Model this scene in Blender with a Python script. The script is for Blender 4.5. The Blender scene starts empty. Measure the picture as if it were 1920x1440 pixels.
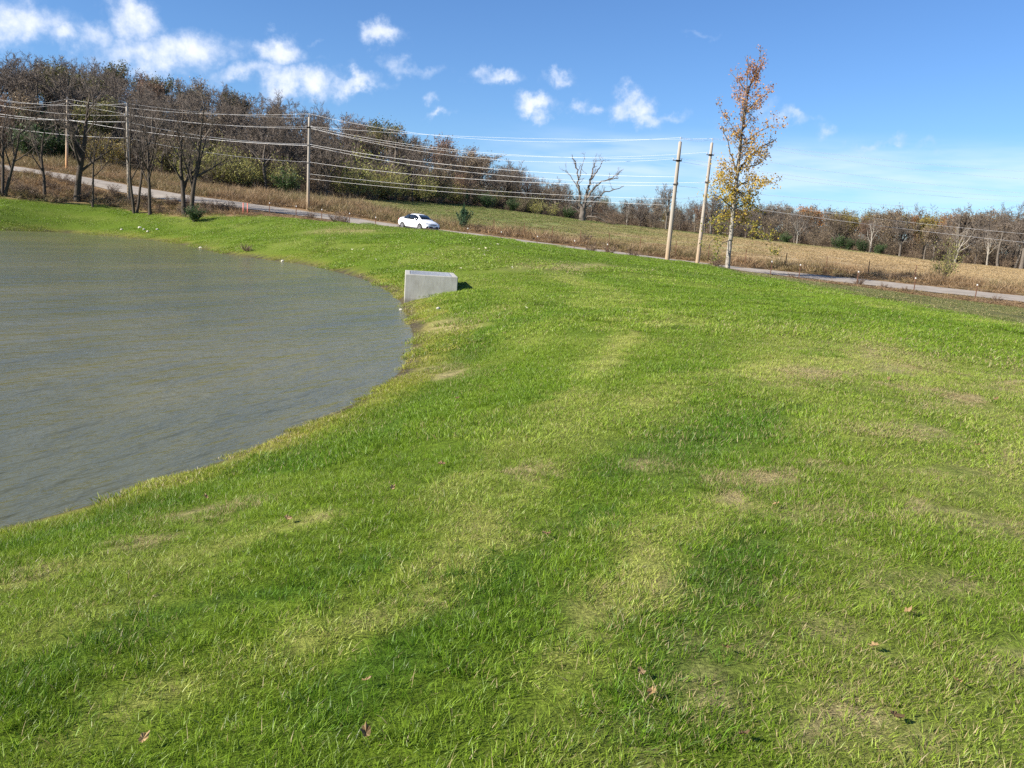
import bpy, math, random
import numpy as np
from mathutils import Vector, Matrix

# ------------------------------------------------------------------ camera
sc = bpy.context.scene
C = sc.collection
FPX, CX, CY = 1540.0, 960.0, 720.0            # focal length and centre in photo pixels (1920 x 1440)
PITCH, ROLL = math.radians(10.4), math.radians(3.9)
_F = np.array([0, math.cos(PITCH), -math.sin(PITCH)])
_R0 = np.array([1.0, 0, 0]); _U0 = np.array([0, math.sin(PITCH), math.cos(PITCH)])
_R = math.cos(ROLL) * _R0 + math.sin(ROLL) * _U0
_U = -math.sin(ROLL) * _R0 + math.cos(ROLL) * _U0
cam_data = bpy.data.cameras.new('camera')
cam_data.sensor_width = 36.0
cam_data.lens = 36.0 * FPX / 1920.0
cam_data.clip_start = 0.05
cam_data.clip_end = 9000
cam = bpy.data.objects.new('camera', cam_data)
C.objects.link(cam)
cam.matrix_world = Matrix(((_R[0], _U[0], -_F[0], 0), (_R[1], _U[1], -_F[1], 0), (_R[2], _U[2], -_F[2], 0), (0, 0, 0, 1)))
sc.camera = cam

def ray(px, py):
    return _F + (px - CX) / FPX * _R - (py - CY) / FPX * _U

def P(px, py, d):
    """world point seen at a photo pixel, d metres away along the ground"""
    v = ray(px, py)
    return v * (d / math.hypot(v[0], v[1]))

def on_plane(px, py, z):
    v = ray(px, py)
    return v * (z / v[2])

def horizon_y(px):
    lo, hi = 0.0, 1440.0
    for _ in range(40):
        m = (lo + hi) / 2
        if ray(px, m)[2] > 0: lo = m
        else: hi = m
    return lo

# ------------------------------------------------------------------ sun, sky, exposure
SUN_EL, SHADOW_AZ = math.radians(31), math.radians(24)      # shadows run to the right and a little away
_sd = np.array([math.cos(SUN_EL) * math.cos(SHADOW_AZ), math.cos(SUN_EL) * math.sin(SHADOW_AZ), -math.sin(SUN_EL)])
sun_l = bpy.data.lights.new('sun', 'SUN')
sun_l.energy = 4.8
sun_l.angle = math.radians(0.53)
sun_l.color = (1.0, 0.94, 0.86)
sun_o = bpy.data.objects.new('sun', sun_l)
C.objects.link(sun_o)
sun_o.rotation_euler = Vector(_sd).to_track_quat('-Z', 'Y').to_euler()
sc.view_settings.view_transform = 'Standard'
sc.view_settings.look = 'None'
sc.view_settings.exposure = 1.1
sc.view_settings.gamma = 1.0
sc.cycles.max_bounces = 5
sc.cycles.diffuse_bounces = 2
sc.cycles.glossy_bounces = 2
sc.cycles.transmission_bounces = 3
sc.cycles.transparent_max_bounces = 4
sc.cycles.caustics_reflective = False
sc.cycles.caustics_refractive = False
sc.cycles.use_denoising = False

world = bpy.data.worlds.new('World')
sc.world = world
world.use_nodes = True

CLOUDS = [  # photo x, y, half width, half height, strength
 (35, 50, 75, 50, 1.0), (125, 72, 32, 34, .9), (10, 30, 60, 50, .7), (262, 38, 48, 46, 1.05), (180, 60, 50, 40, .8), (300, 92, 120, 48, 1.0),
 (385, 95, 60, 30, .75), (330, 125, 130, 30, .6), (515, 98, 52, 38, 1.05), (455, 135, 70, 32, .95), (560, 150, 90, 36, 1.05),
 (668, 164, 60, 27, 1.05), (716, 72, 34, 30, .95), (790, 122, 55, 24, .7), (772, 112, 26, 18, .6), (922, 138, 44, 20, .85), (1046, 138, 32, 17, .8),
 (1008, 184, 44, 22, .95), (1022, 206, 22, 18, .8), (1078, 200, 28, 24, .8), (1115, 212, 32, 16, .75), (1190, 202, 42, 32, 1.0),
 (1210, 222, 46, 18, .8), (1258, 212, 40, 16, .75), (820, 216, 26, 12, .72), (815, 184, 16, 14, .6), (600, 108, 30, 14, .5), (495, 48, 20, 9, .5),
 (1322, 82, 36, 12, .5), (1425, 205, 45, 26, .45), (1495, 228, 46, 18, .72), (1548, 246, 22, 20, .6), (1640, 272, 42, 16, .65),
 (1735, 276, 30, 14, .45), (1380, 250, 60, 24, .4), (580, 70, 24, 10, .5), (1040, 150, 60, 14, .3),
]

def build_sky():
    nt = world.node_tree
    N, L = nt.nodes, nt.links
    N.clear()
    out = N.new('ShaderNodeOutputWorld')
    bg = N.new('ShaderNodeBackground')
    sky = N.new('ShaderNodeTexSky')
    sky.sky_type = 'NISHITA'
    sky.sun_disc = False
    sky.sun_elevation = SUN_EL
    # sun stands opposite to where shadows point; rotation is measured from +Y towards +X
    sky.sun_rotation = math.atan2(-_sd[0], -_sd[1])
    sky.altitude = 300
    sky.air_density = 1.0
    sky.dust_density = 0.1
    sky.ozone_density = 2.0
    bg.inputs['Strength'].default_value = 0.064
    tc = N.new('ShaderNodeTexCoord')
    nz = N.new('ShaderNodeTexNoise'); nz.inputs['Scale'].default_value = 16; nz.inputs['Detail'].default_value = 7
    nz.inputs['Roughness'].default_value = .6
    L.new(tc.outputs['Generated'], nz.inputs['Vector'])
    cen = N.new('ShaderNodeVectorMath'); cen.operation = 'SUBTRACT'; cen.inputs[1].default_value = (.5, .5, .5)
    L.new(nz.outputs['Color'], cen.inputs[0])
    wv = N.new('ShaderNodeVectorMath'); wv.operation = 'MULTIPLY_ADD'; wv.inputs[1].default_value = (.085, .085, .085)
    L.new(cen.outputs[0], wv.inputs[0]); L.new(tc.outputs['Generated'], wv.inputs[2])
    prev = None
    for (px, py, rx, ry, amp) in CLOUDS:
        c = ray(px, py); c /= np.linalg.norm(c)
        u = _R - c * (_R @ c); u /= np.linalg.norm(u)
        w = np.cross(c, u)
        m = Matrix(((u[0], w[0], c[0]), (u[1], w[1], c[1]), (u[2], w[2], c[2])))
        mp = N.new('ShaderNodeMapping'); mp.vector_type = 'TEXTURE'
        mp.inputs['Location'].default_value = c
        mp.inputs['Rotation'].default_value = m.to_euler()
        mp.inputs['Scale'].default_value = (rx / FPX * 1.55, ry / FPX * 1.3, 50)
        L.new(wv.outputs[0], mp.inputs['Vector'])
        ln = N.new('ShaderNodeVectorMath'); ln.operation = 'LENGTH'
        L.new(mp.outputs[0], ln.inputs[0])
        ma = N.new('ShaderNodeMapRange'); ma.interpolation_type = 'SMOOTHSTEP'
        ma.inputs['From Min'].default_value = 1.15; ma.inputs['From Max'].default_value = 0.0
        ma.inputs['To Min'].default_value = 0; ma.inputs['To Max'].default_value = amp
        L.new(ln.outputs['Value'], ma.inputs['Value'])
        if prev is None: prev = ma.outputs[0]
        else:
            ad = N.new('ShaderNodeMath'); ad.operation = 'MAXIMUM'
            L.new(prev, ad.inputs[0]); L.new(ma.outputs[0], ad.inputs[1]); prev = ad.outputs[0]
    # fine breakup
    n2 = N.new('ShaderNodeTexNoise'); n2.inputs['Scale'].default_value = 34; n2.inputs['Detail'].default_value = 8
    n2.inputs['Roughness'].default_value = .62
    L.new(tc.outputs['Generated'], n2.inputs['Vector'])
    m2 = N.new('ShaderNodeMapRange'); m2.inputs['From Min'].default_value = .3; m2.inputs['From Max'].default_value = .7
    m2.inputs['To Min'].default_value = -.32; m2.inputs['To Max'].default_value = .2
    L.new(n2.outputs['Fac'], m2.inputs['Value'])
    s = N.new('ShaderNodeMath'); s.operation = 'ADD'; L.new(prev, s.inputs[0]); L.new(m2.outputs[0], s.inputs[1])
    cov = N.new('ShaderNodeMapRange'); cov.interpolation_type = 'SMOOTHSTEP'
    cov.inputs['From Min'].default_value = .18; cov.inputs['From Max'].default_value = 1.08
    cov.inputs['To Max'].default_value = .86
    L.new(s.outputs[0], cov.inputs['Value'])
    # thin high veil low over the right-hand horizon
    sep = N.new('ShaderNodeSeparateXYZ'); L.new(tc.outputs['Generated'], sep.inputs[0])
    v1 = N.new('ShaderNodeMapRange'); v1.interpolation_type = 'SMOOTHSTEP'
    v1.inputs['From Min'].default_value = .02; v1.inputs['From Max'].default_value = .085; L.new(sep.outputs['Z'], v1.inputs['Value'])
    v2 = N.new('ShaderNodeMapRange'); v2.interpolation_type = 'SMOOTHSTEP'
    v2.inputs['From Min'].default_value = .135; v2.inputs['From Max'].default_value = .095; L.new(sep.outputs['Z'], v2.inputs['Value'])
    v3 = N.new('ShaderNodeMapRange'); v3.interpolation_type = 'SMOOTHSTEP'
    v3.inputs['From Min'].default_value = -.12; v3.inputs['From Max'].default_value = .12; v3.inputs['To Max'].default_value = .5; L.new(sep.outputs['X'], v3.inputs['Value'])
    mpn = N.new('ShaderNodeMapping'); mpn.inputs['Scale'].default_value = (3, 3, 22); L.new(tc.outputs['Generated'], mpn.inputs['Vector'])
    n3 = N.new('ShaderNodeTexNoise'); n3.inputs['Scale'].default_value = 3; n3.inputs['Detail'].default_value = 4; L.new(mpn.outputs[0], n3.inputs['Vector'])
    m3 = N.new('ShaderNodeMapRange'); m3.inputs['From Min'].default_value = .3; m3.inputs['From Max'].default_value = .62; L.new(n3.outputs['Fac'], m3.inputs['Value'])
    def mul(a, b):
        x = N.new('ShaderNodeMath'); x.operation = 'MULTIPLY'; L.new(a, x.inputs[0]); L.new(b, x.inputs[1]); return x.outputs[0]
    veil = mul(mul(v1.outputs[0], v2.outputs[0]), mul(v3.outputs[0], m3.outputs[0]))
    hs = N.new('ShaderNodeVectorMath'); hs.operation = 'MULTIPLY'; hs.inputs[1].default_value = SKY_WB
    L.new(sky.outputs[0], hs.inputs[0])
    mv = N.new('ShaderNodeMix'); mv.data_type = 'RGBA'; L.new(veil, mv.inputs['Factor'])
    L.new(hs.outputs[0], mv.inputs[6]); mv.inputs[7].default_value = (6.6, 7.6, 9.4, 1)
    cr = N.new('ShaderNodeMapRange'); cr.inputs['From Min'].default_value = .45; cr.inputs['From Max'].default_value = 1.05
    L.new(s.outputs[0], cr.inputs['Value'])
    cc = N.new('ShaderNodeMix'); cc.data_type = 'RGBA'; L.new(cr.outputs[0], cc.inputs['Factor'])
    cc.inputs[6].default_value = (5.0, 6.0, 7.9, 1); cc.inputs[7].default_value = (8.2, 8.4, 8.9, 1)
    mc = N.new('ShaderNodeMix'); mc.data_type = 'RGBA'; L.new(cov.outputs[0], mc.inputs['Factor'])
    L.new(mv.outputs[2], mc.inputs[6]); L.new(cc.outputs[2], mc.inputs[7])
    L.new(mc.outputs[2], bg.inputs['Color'])
    L.new(bg.outputs[0], out.inputs[0])

SKY_WB = (.57, .81, 1.14)
build_sky()

# ------------------------------------------------------------------ small numeric tools
def vnoise(x, y, seed=0):
    """smooth 2-D value noise in 0..1"""
    xi, yi = np.floor(x).astype(np.int64), np.floor(y).astype(np.int64)
    fx, fy = x - xi, y - yi
    fx = fx * fx * (3 - 2 * fx); fy = fy * fy * (3 - 2 * fy)
    def h(a, b):
        n = (a * 374761393 + b * 668265263 + seed * 974634777) & 0x7fffffff
        n = ((n ^ (n >> 13)) * 1274126177) & 0x7fffffff
        n = (n ^ (n >> 16)) & 0xffff
        return n / 65535.0
    return (h(xi, yi) * (1 - fx) + h(xi + 1, yi) * fx) * (1 - fy) + (h(xi, yi + 1) * (1 - fx) + h(xi + 1, yi + 1) * fx) * fy

def fbm(x, y, seed=0, oct=3):
    s, a, t = 0.0, 1.0, 0.0
    for k in range(oct):
        s = s + a * vnoise(x * 2 ** k + 17.3 * k, y * 2 ** k - 9.1 * k, seed + k); t += a; a *= .5
    return s / t

def sstep(a, b, x):
    t = np.clip((x - a) / (b - a), 0, 1)
    return t * t * (3 - 2 * t)

# ------------------------------------------------------------------ lie of the land
WZ = -2.6
shore_px = [(-60, 430), (0, 432), (60, 434), (120, 436), (185, 441), (250, 447), (300, 452), (350, 460), (400, 472), (450, 480), (500, 487), (550, 493), (600, 502),
            (640, 512), (680, 523), (715, 538), (740, 552), (757, 575), (768, 604), (776, 632), (772, 660), (758, 690), (735, 712),
            (700, 738), (650, 765), (600, 788), (550, 810), (500, 837), (450, 855), (400, 872), (300, 905), (200, 940), (100, 970), (0, 996), (-100, 1020)]
shore = [on_plane(a, b, WZ)[:2] for a, b in shore_px]
shore += [np.array(q) for q in ((-7, 2.5), (-11, -1), (-20, -4), (-34, 2), (-52, 18), (-66, 42), (-68, 62), (-58, 70))]
def _catmull(pts, n=6):
    out = []
    m = len(pts)
    for i in range(m):
        p0, p1, p2, p3 = pts[i - 1], pts[i], pts[(i + 1) % m], pts[(i + 2) % m]
        for k in range(n):
            t = k / n
            out.append(.5 * ((2 * p1) + (-p0 + p2) * t + (2 * p0 - 5 * p1 + 4 * p2 - p3) * t * t + (-p0 + 3 * p1 - 3 * p2 + p3) * t ** 3))
    return np.array(out)
SH = _catmull(shore, 4)

def shore_sd(x, y):
    """distance to the waterline, positive on land, and the arc position of the nearest shore point"""
    x = np.atleast_1d(np.asarray(x, float)); y = np.atleast_1d(np.asarray(y, float))
    A, B = SH, np.roll(SH, -1, 0)
    seg = np.hypot(*(B - A).T); cum = np.concatenate([[0], np.cumsum(seg)[:-1]])
    best = np.full(x.shape, 1e18); arc = np.zeros(x.shape); inside = np.zeros(x.shape, bool)
    for i in range(len(A)):
        ax, ay = A[i]; bx, by = B[i]
        dx, dy = bx - ax, by - ay
        t = np.clip(((x - ax) * dx + (y - ay) * dy) / (dx * dx + dy * dy + 1e-12), 0, 1)
        q = (x - ax - t * dx) ** 2 + (y - ay - t * dy) ** 2
        m = q < best
        best = np.where(m, q, best); arc = np.where(m, cum[i] + t * seg[i], arc)
        cr = ((ay > y) != (by > y)) & (x < dx * (y - ay) / (dy + (1e-12 if dy == 0 else 0)) + ax)
        inside ^= cr
    d = np.sqrt(best)
    arc = 25 * np.arctan2(y - 38, x + 22)        # smooth position around the pond
    return np.where(inside, -d, d), arc

RA, RB = np.array([-60.0, 95.2]), np.array([40.0, 64.6])          # road centre line (straight)
RDIR = (RB - RA) / np.hypot(*(RB - RA)); RNRM = np.array([-RDIR[1], RDIR[0]])   # points away from the camera
def road_d(px, off=0.0):
    """ground distance from the camera to the road line (shifted by off metres away) along a photo column"""
    v = ray(px, horizon_y(px)); h = v[:2] / np.hypot(v[0], v[1])
    p = RA + RNRM * off
    return float((p @ RNRM) / (h @ RNRM))

ctrl = [(0, 0, -1.62), (4, 4, -1.62), (-2.5, 3, -1.65), (8, 12, -1.62), (2, -8, -1.7), (10, -4, -1.9), (-12, -14, -1.7), (22, 2, -3.0), (34, 12, -3.4),
        (3, 22, -1.55), (8, 34, -1.5), (-14, 30, -1.2), (-30, 40, -0.7), (-30, 12, -1.2),
        (30, -30, -3.6), (0, -40, -2.2), (-50, -30, -1.2), (-90, 10, 1.0), (-110, 80, 6.0), (60, 0, -4.2), (90, 60, -3.6), (0, -120, -3), (-160, 0, 4), (160, 0, -5),
        (120, 120, -1.0), (-150, 150, 16), (-220, 100, 22), (160, 200, 2), (0, 300, 14), (-150, 300, 27), (220, 120, -1.5), (-200, -150, 4), (200, -150, -5)]
def cp(px, py, d): ctrl.append(tuple(P(px, py, d)))
for a in ((0, 378, 89), (100, 379, 90), (200, 385, 90), (350, 391, 79), (500, 403, 64), (600, 414, 57), (700, 425, 51), (800, 434, 49), (860, 440, 52), (960, 451, 57),
          (1100, 470, 63), (1254, 490, 68.5), (1340, 500, 66), (1400, 511, 64), (1920, 620, 23), (1920, 609, 45), (1920, 596, 56), (1920, 584, 66), (1800, 594, 27), (1700, 573, 31), (1700, 565, 45),
          (1700, 555, 60), (1600, 556, 36), (1600, 548, 50), (1500, 533, 44), (1500, 526, 60), (1400, 516, 55), (1200, 491, 55), (1200, 530, 34)):
    cp(*a)
for px, yn, yf in ((-150, 300, 290), (-40, 314, 304), (60, 326, 316), (100, 334, 323), (250, 361, 349), (350, 378, 366), (480, 396, 383), (560, 406, 394), (640, 417, 405), (740, 432, 420), (860, 445, 434), (960, 456, 447),
                   (1040, 467, 458), (1150, 480, 471), (1280, 497, 488), (1400, 511, 502), (1500, 522, 512), (1600, 534, 522), (1700, 545, 532), (1800, 556, 543), (1920, 569, 555), (2100, 588, 574)):
    cp(px, yn, road_d(px, -2.9)); cp(px, yf, road_d(px, 2.9))
WOOD = [(-200, 270, 140), (0, 288, 135), (200, 313, 126), (400, 347, 119), (577, 365, 118), (700, 374, 130), (900, 387, 148), (1070, 412, 155), (1240, 433, 165), (1420, 452, 165),
        (1568, 467, 163), (1700, 485, 160), (1900, 506, 150), (2100, 522, 140)]
for a in WOOD: cp(*a)
for px, top, d, th in ((-150, 105, 230, 12), (0, 118, 230, 12), (150, 118, 232, 12), (300, 140, 230, 12), (430, 165, 226, 11), (520, 195, 220, 11), (640, 220, 212, 11), (740, 245, 207, 11), (850, 278, 202, 10), (950, 306, 197, 10),
                       (1050, 352, 192, 8), (1180, 372, 200, 8), (1350, 380, 240, 9), (1500, 374, 255, 10), (1700, 399, 255, 10), (1900, 415, 250, 10)):
    q = P(px, top, d); ctrl.append((q[0], q[1], q[2] - th))
ctrl = np.array(ctrl)

def _tps_fit(pts, lam=2.0):
    n = len(pts); X = pts[:, :2]
    r = np.hypot(X[:, None, 0] - X[None, :, 0], X[:, None, 1] - X[None, :, 1])
    K = np.where(r > 0, r * r * np.log(r + 1e-9), 0)
    # nearby points are trusted more than far ones
    K[np.arange(n), np.arange(n)] += lam * np.clip(np.hypot(X[:, 0], X[:, 1]) / 60, .3, 4)
    Q = np.hstack([np.ones((n, 1)), X])
    A = np.zeros((n + 3, n + 3)); A[:n, :n] = K; A[:n, n:] = Q; A[n:, :n] = Q.T
    return X, np.linalg.solve(A, np.concatenate([pts[:, 2], np.zeros(3)]))
_TX, _TW = _tps_fit(ctrl)

def base_z(x, y):
    r = np.hypot(x, y); s = np.minimum(1, 262 / np.maximum(r, 1e-6))
    x, y = x * s, y * s
    o = _TW[-3] + _TW[-2] * x + _TW[-1] * y
    for i in range(len(_TX)):
        q = (x - _TX[i, 0]) ** 2 + (y - _TX[i, 1]) ** 2
        o = o + _TW[i] * .5 * q * np.log(q + 1e-18)
    return o

_az_px = np.array([-800, -400, 0, 200, 350, 500, 600, 700, 800, 860, 960, 1100, 1254, 1340, 1400, 1500, 1600, 1700, 1800, 1920, 2300])
_az = []
for p_ in _az_px:
    v_ = ray(p_, horizon_y(p_)); _az.append(math.atan2(v_[0], v_[1]))
_az = np.array(_az)
_dl = np.array([88, 90, 92, 92, 83, 79.5, 77.5, 76, 75, 74.3, 73.2, 70.5, 69.5, 68, 67.5, 67, 67, 67.5, 68, 69, 69])
_wd = np.interp(_az_px, [a[0] for a in WOOD], [a[2] for a in WOOD])
def lawn_edge(x, y): return np.interp(np.arctan2(x, y), _az, _dl)
def wood_edge(x, y): return np.interp(np.arctan2(x, y), _az, _wd)
def road_off(x, y): return (x - RA[0]) * RNRM[0] + (y - RA[1]) * RNRM[1]

BOXC = on_plane(757, 571, WZ)            # front left foot of the concrete inlet

def ground(x, y, micro=True, full=False):
    shp = np.shape(x)
    x = np.atleast_1d(np.asarray(x, float)).ravel(); y = np.atleast_1d(np.asarray(y, float)).ravel()
    L = base_z(x, y)
    sd, arc = shore_sd(x, y)
    bank = WZ + np.where(sd > 0, .05 * (1 - np.exp(-sd / .12)) + .285 * sd, .35 * sd)
    k = .9
    h = np.clip(.5 + .5 * (L - bank) / k, 0, 1)
    z = L * (1 - h) + bank * h - k * h * (1 - h)
    z = np.maximum(z, WZ - 1.6)
    if micro:
        r = np.hypot(x, y)
        lawn = sstep(0, 1.5, lawn_edge(x, y) - r)
        m = (fbm(x * .55, y * .55, 5) - .5) * .10 + (fbm(sd * 1.1, arc * .16, 9) - .5) * .07
        z = z + m * lawn * sstep(.1, 1.2, sd)
        far = sstep(60, 90, r)
        z = z + far * (fbm(x * .25, y * .25, 31) - .5) * .25 * sstep(3.4, 8, np.abs(road_off(x, y))) * (1 - lawn)
    if full: return z.reshape(shp), sd.reshape(shp), arc.reshape(shp)
    return float(z[0]) if shp == () else z.reshape(shp)

def gp(px, d, sink=0.0):
    """ground point on the photo column px (read at the horizon) at ground distance d"""
    v = ray(px, horizon_y(px)); h = v[:2] / np.hypot(v[0], v[1]) * d
    return Vector((h[0], h[1], ground(h[0], h[1]) - sink))

def gpix(px, py, d0=2.0, d1=240.0):
    """first ground point hit by the sight line through a photo pixel"""
    v = ray(px, py); v = v / math.hypot(v[0], v[1])
    ds = np.concatenate([np.arange(d0, 30, .15), np.arange(30, d1, .5)])
    ds = ds[(ds >= d0)]
    zz = ground(v[0] * ds, v[1] * ds)
    below = np.where(v[2] * ds <= zz)[0]
    if len(below) == 0: return None
    i = below[0]; a = ds[max(i - 1, 0)]; b = ds[i]
    for _ in range(12):
        m = (a + b) / 2
        if v[2] * m <= ground(v[0] * m, v[1] * m): b = m
        else: a = m
    return Vector((v[0] * b, v[1] * b, ground(v[0] * b, v[1] * b)))

# ------------------------------------------------------------------ materials
def new_mat(name):
    m = bpy.data.materials.new(name); m.use_nodes = True
    nt = m.node_tree; nt.nodes.clear()
    out = nt.nodes.new('ShaderNodeOutputMaterial'); b = nt.nodes.new('ShaderNodeBsdfPrincipled')
    nt.links.new(b.outputs[0], out.inputs[0])
    return m, nt, b, out

def ramp_mat(name, c1, c2, scale=3.0, detail=4, rough=.8, bump=0.0, bscale=None, stretch=None, coord='Object', c3=None, spec=.3, metallic=0.0):
    m, nt, b, out = new_mat(name)
    N, L = nt.nodes, nt.links
    tc = N.new('ShaderNodeTexCoord'); vec = tc.outputs[coord]
    if stretch:
        mp = N.new('ShaderNodeMapping'); mp.inputs['Scale'].default_value = stretch; L.new(vec, mp.inputs['Vector']); vec = mp.outputs[0]
    n = N.new('ShaderNodeTexNoise'); n.inputs['Scale'].default_value = scale; n.inputs['Detail'].default_value = detail
    L.new(vec, n.inputs['Vector'])
    r = N.new('ShaderNodeValToRGB'); L.new(n.outputs['Fac'], r.inputs[0])
    r.color_ramp.elements[0].position = .3; r.color_ramp.elements[1].position = .7
    r.color_ramp.elements[0].color = (*c1, 1); r.color_ramp.elements[1].color = (*c2, 1)
    if c3:
        e = r.color_ramp.elements.new(.5); e.color = (*c3, 1)
    L.new(r.outputs[0], b.inputs['Base Color'])
    b.inputs['Roughness'].default_value = rough; b.inputs['Specular IOR Level'].default_value = spec; b.inputs['Metallic'].default_value = metallic
    if bump:
        n2 = N.new('ShaderNodeTexNoise'); n2.inputs['Scale'].default_value = bscale or scale * 4; n2.inputs['Detail'].default_value = 6
        L.new(vec, n2.inputs['Vector'])
        bp = N.new('ShaderNodeBump'); bp.inputs['Strength'].default_value = bump; bp.inputs['Distance'].default_value = .02
        L.new(n2.outputs['Fac'], bp.inputs['Height']); L.new(bp.outputs[0], b.inputs['Normal'])
    return m

def mesh_obj(name, verts, faces, mat, parent=None, smooth=False, link=True):
    me = bpy.data.meshes.new(name)
    me.from_pydata([tuple(map(float, v)) for v in verts], [], faces)
    if mat is not None:
        for mm in (mat if isinstance(mat, (list, tuple)) else [mat]): me.materials.append(mm)
    if smooth: me.polygons.foreach_set('use_smooth', [True] * len(me.polygons))
    me.update()
    o = bpy.data.objects.new(name, me)
    if link: C.objects.link(o)
    if parent is not None: o.parent = parent
    return o

def np_mesh(name, V, F4=None, F3=None, mats=(), matidx=None, smooth=False, attrs=None):
    """mesh from numpy arrays of quads and triangles"""
    V = np.asarray(V, np.float32)
    me = bpy.data.meshes.new(name)
    F4 = np.zeros((0, 4), np.int32) if F4 is None else np.asarray(F4, np.int32).reshape(-1, 4)
    F3 = np.zeros((0, 3), np.int32) if F3 is None else np.asarray(F3, np.int32).reshape(-1, 3)
    me.vertices.add(len(V)); me.vertices.foreach_set('co', V.ravel())
    nl = F4.size + F3.size
    me.loops.add(nl); me.loops.foreach_set('vertex_index', np.concatenate([F4.ravel(), F3.ravel()]))
    np_ = len(F4) + len(F3)
    me.polygons.add(np_)
    tot = np.concatenate([np.full(len(F4), 4), np.full(len(F3), 3)]).astype(np.int32)
    me.polygons.foreach_set('loop_start', np.concatenate([[0], np.cumsum(tot)[:-1]]).astype(np.int32))
    me.polygons.foreach_set('loop_total', tot)
    for m in mats: me.materials.append(m)
    if matidx is not None: me.polygons.foreach_set('material_index', np.asarray(matidx, np.int32))
    if smooth: me.polygons.foreach_set('use_smooth', np.ones(np_, bool))
    for k, (typ, dom, arr) in (attrs or {}).items():
        a = me.attributes.new(k, typ, dom)
        arr = np.asarray(arr, np.float32)
        a.data.foreach_set('color' if typ == 'FLOAT_COLOR' else 'vector' if typ == 'FLOAT_VECTOR' else 'value', arr.ravel())
    me.update(calc_edges=True)
    me.validate()
    return me

def link(name, me, parent=None):
    o = bpy.data.objects.new(name, me); C.objects.link(o)
    if parent is not None: o.parent = parent
    return o

def tag(o, label=None, cat=None, group=None, kind=None):
    if label: o['label'] = label
    if cat: o['category'] = cat
    if group: o['group'] = group
    if kind: o['kind'] = kind
    return o

def empty(name, loc, rz=0.0):
    o = bpy.data.objects.new(name, None); C.objects.link(o)
    o.empty_display_size = .2
    o.location = loc; o.rotation_euler = (0, 0, rz)
    return o

def copy_tree(o, parent=None):
    c = o.copy(); C.objects.link(c)
    if parent is not None: c.parent = parent
    for ch in list(o.children): copy_tree(ch, c)
    return c

# ------------------------------------------------------------------ lawn look: colour, dryness and height fields
def lin(*c):
    return np.array([((v / 255) / 12.92 if v <= 10 else ((v / 255 + .055) / 1.055) ** 2.4) for v in c])

# bare or straw patches seen in the photo: x, y, half width, half height, strength
STRAW = [(1375, 925, 32, 22, 1), (1410, 895, 45, 14, 1), (1460, 888, 45, 12, .9), (1508, 864, 16, 9, 1), (1222, 868, 30, 9, .8), (1716, 952, 15, 26, 1), (1738, 893, 16, 8, .8), (45, 1076, 28, 10, .9),
         (335, 975, 60, 7, .7), (240, 1016, 70, 7, .7), (430, 950, 50, 7, .5), (590, 966, 30, 5, .7), (1820, 748, 35, 7, .7), (1735, 728, 26, 6, .6), (1665, 800, 8, 18, .7), (1760, 760, 40, 10, .4),
         (1540, 700, 60, 12, .4), (1700, 690, 60, 12, .45), (1345, 1295, 40, 30, .5), (1560, 1345, 40, 40, .6), (1735, 1110, 18, 7, .8), (1700, 1160, 12, 8, .7), (1625, 910, 10, 6, .7),
         (1000, 880, 30, 12, .5), (780, 1140, 50, 25, .2), (660, 1185, 40, 14, .2), (1830, 1230, 30, 16, .6), (1900, 720, 30, 20, .5), (1420, 1230, 26, 14, .4), (1640, 660, 60, 10, .35),
         (850, 610, 50, 14, .35), (830, 700, 50, 14, .35), (1650, 1280, 30, 20, .4), (1310, 1235, 22, 20, .4), (1060, 500, 70, 5, .55), (640, 432, 60, 3, .5), (1880, 860, 30, 20, .4), (1250, 1090, 26, 20, .2)]
_straw = []
for (a, b, rx, ry, s_) in STRAW:
    q = gpix(a, b)
    if q is None: continue
    qx = gpix(a + rx, b) or q; qy = gpix(a, b + ry) or q
    ex = np.array([qx.x - q.x, qx.y - q.y]); ey = np.array([qy.x - q.x, qy.y - q.y])
    M_ = np.array([ex, ey]).T
    if abs(np.linalg.det(M_)) < 1e-6: continue
    _straw.append((q.x, q.y, np.linalg.inv(M_), s_))
# pale yellow-green and deep green swathes
SWATH = [(1230, 985, 130, 60, 1), (1180, 1090, 90, 60, .9), (880, 985, 80, 45, .8), (800, 1090, 90, 60, .9), (680, 1180, 90, 40, .7), (1350, 610, 130, 26, .8), (1150, 640, 160, 40, .5), (950, 830, 120, 40, .5),
         (1250, 740, 110, 28, .6), (1060, 510, 130, 10, .8), (850, 470, 160, 7, .6), (400, 425, 200, 8, .8), (120, 405, 150, 6, .8), (620, 452, 130, 8, .8), (330, 1050, 140, 26, .7), (1480, 690, 120, 20, .6),
         (600, 1000, 90, 20, .3),
         (1090, 920, 90, 70, -.6), (1150, 1000, 60, 50, -.5), (940, 1090, 60, 60, -.8), (1370, 1060, 90, 90, -.8), (1220, 1250, 110, 90, -.8), (520, 1110, 120, 30, -.9), (300, 1190, 120, 34, -.8), (90, 1260, 120, 60, -.7),
         (1330, 820, 130, 40, -.7), (1500, 760, 90, 30, -.5), (600, 860, 170, 24, -.8), (330, 950, 160, 20, -.7), (850, 640, 60, 20, -.6), (1500, 600, 150, 24, -.5), (1050, 560, 110, 14, -.4), (740, 790, 80, 20, -.7),
         (700, 400, 1, 1, 0), (1230, 500, 110, 8, -.5), (860, 445, 160, 4, -.6), (300, 391, 240, 3, -.6), (1820, 665, 60, 8, -.9), (1350, 1180, 80, 60, -.5), (1850, 1030, 60, 60, -.4)]
_swath = []
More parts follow.
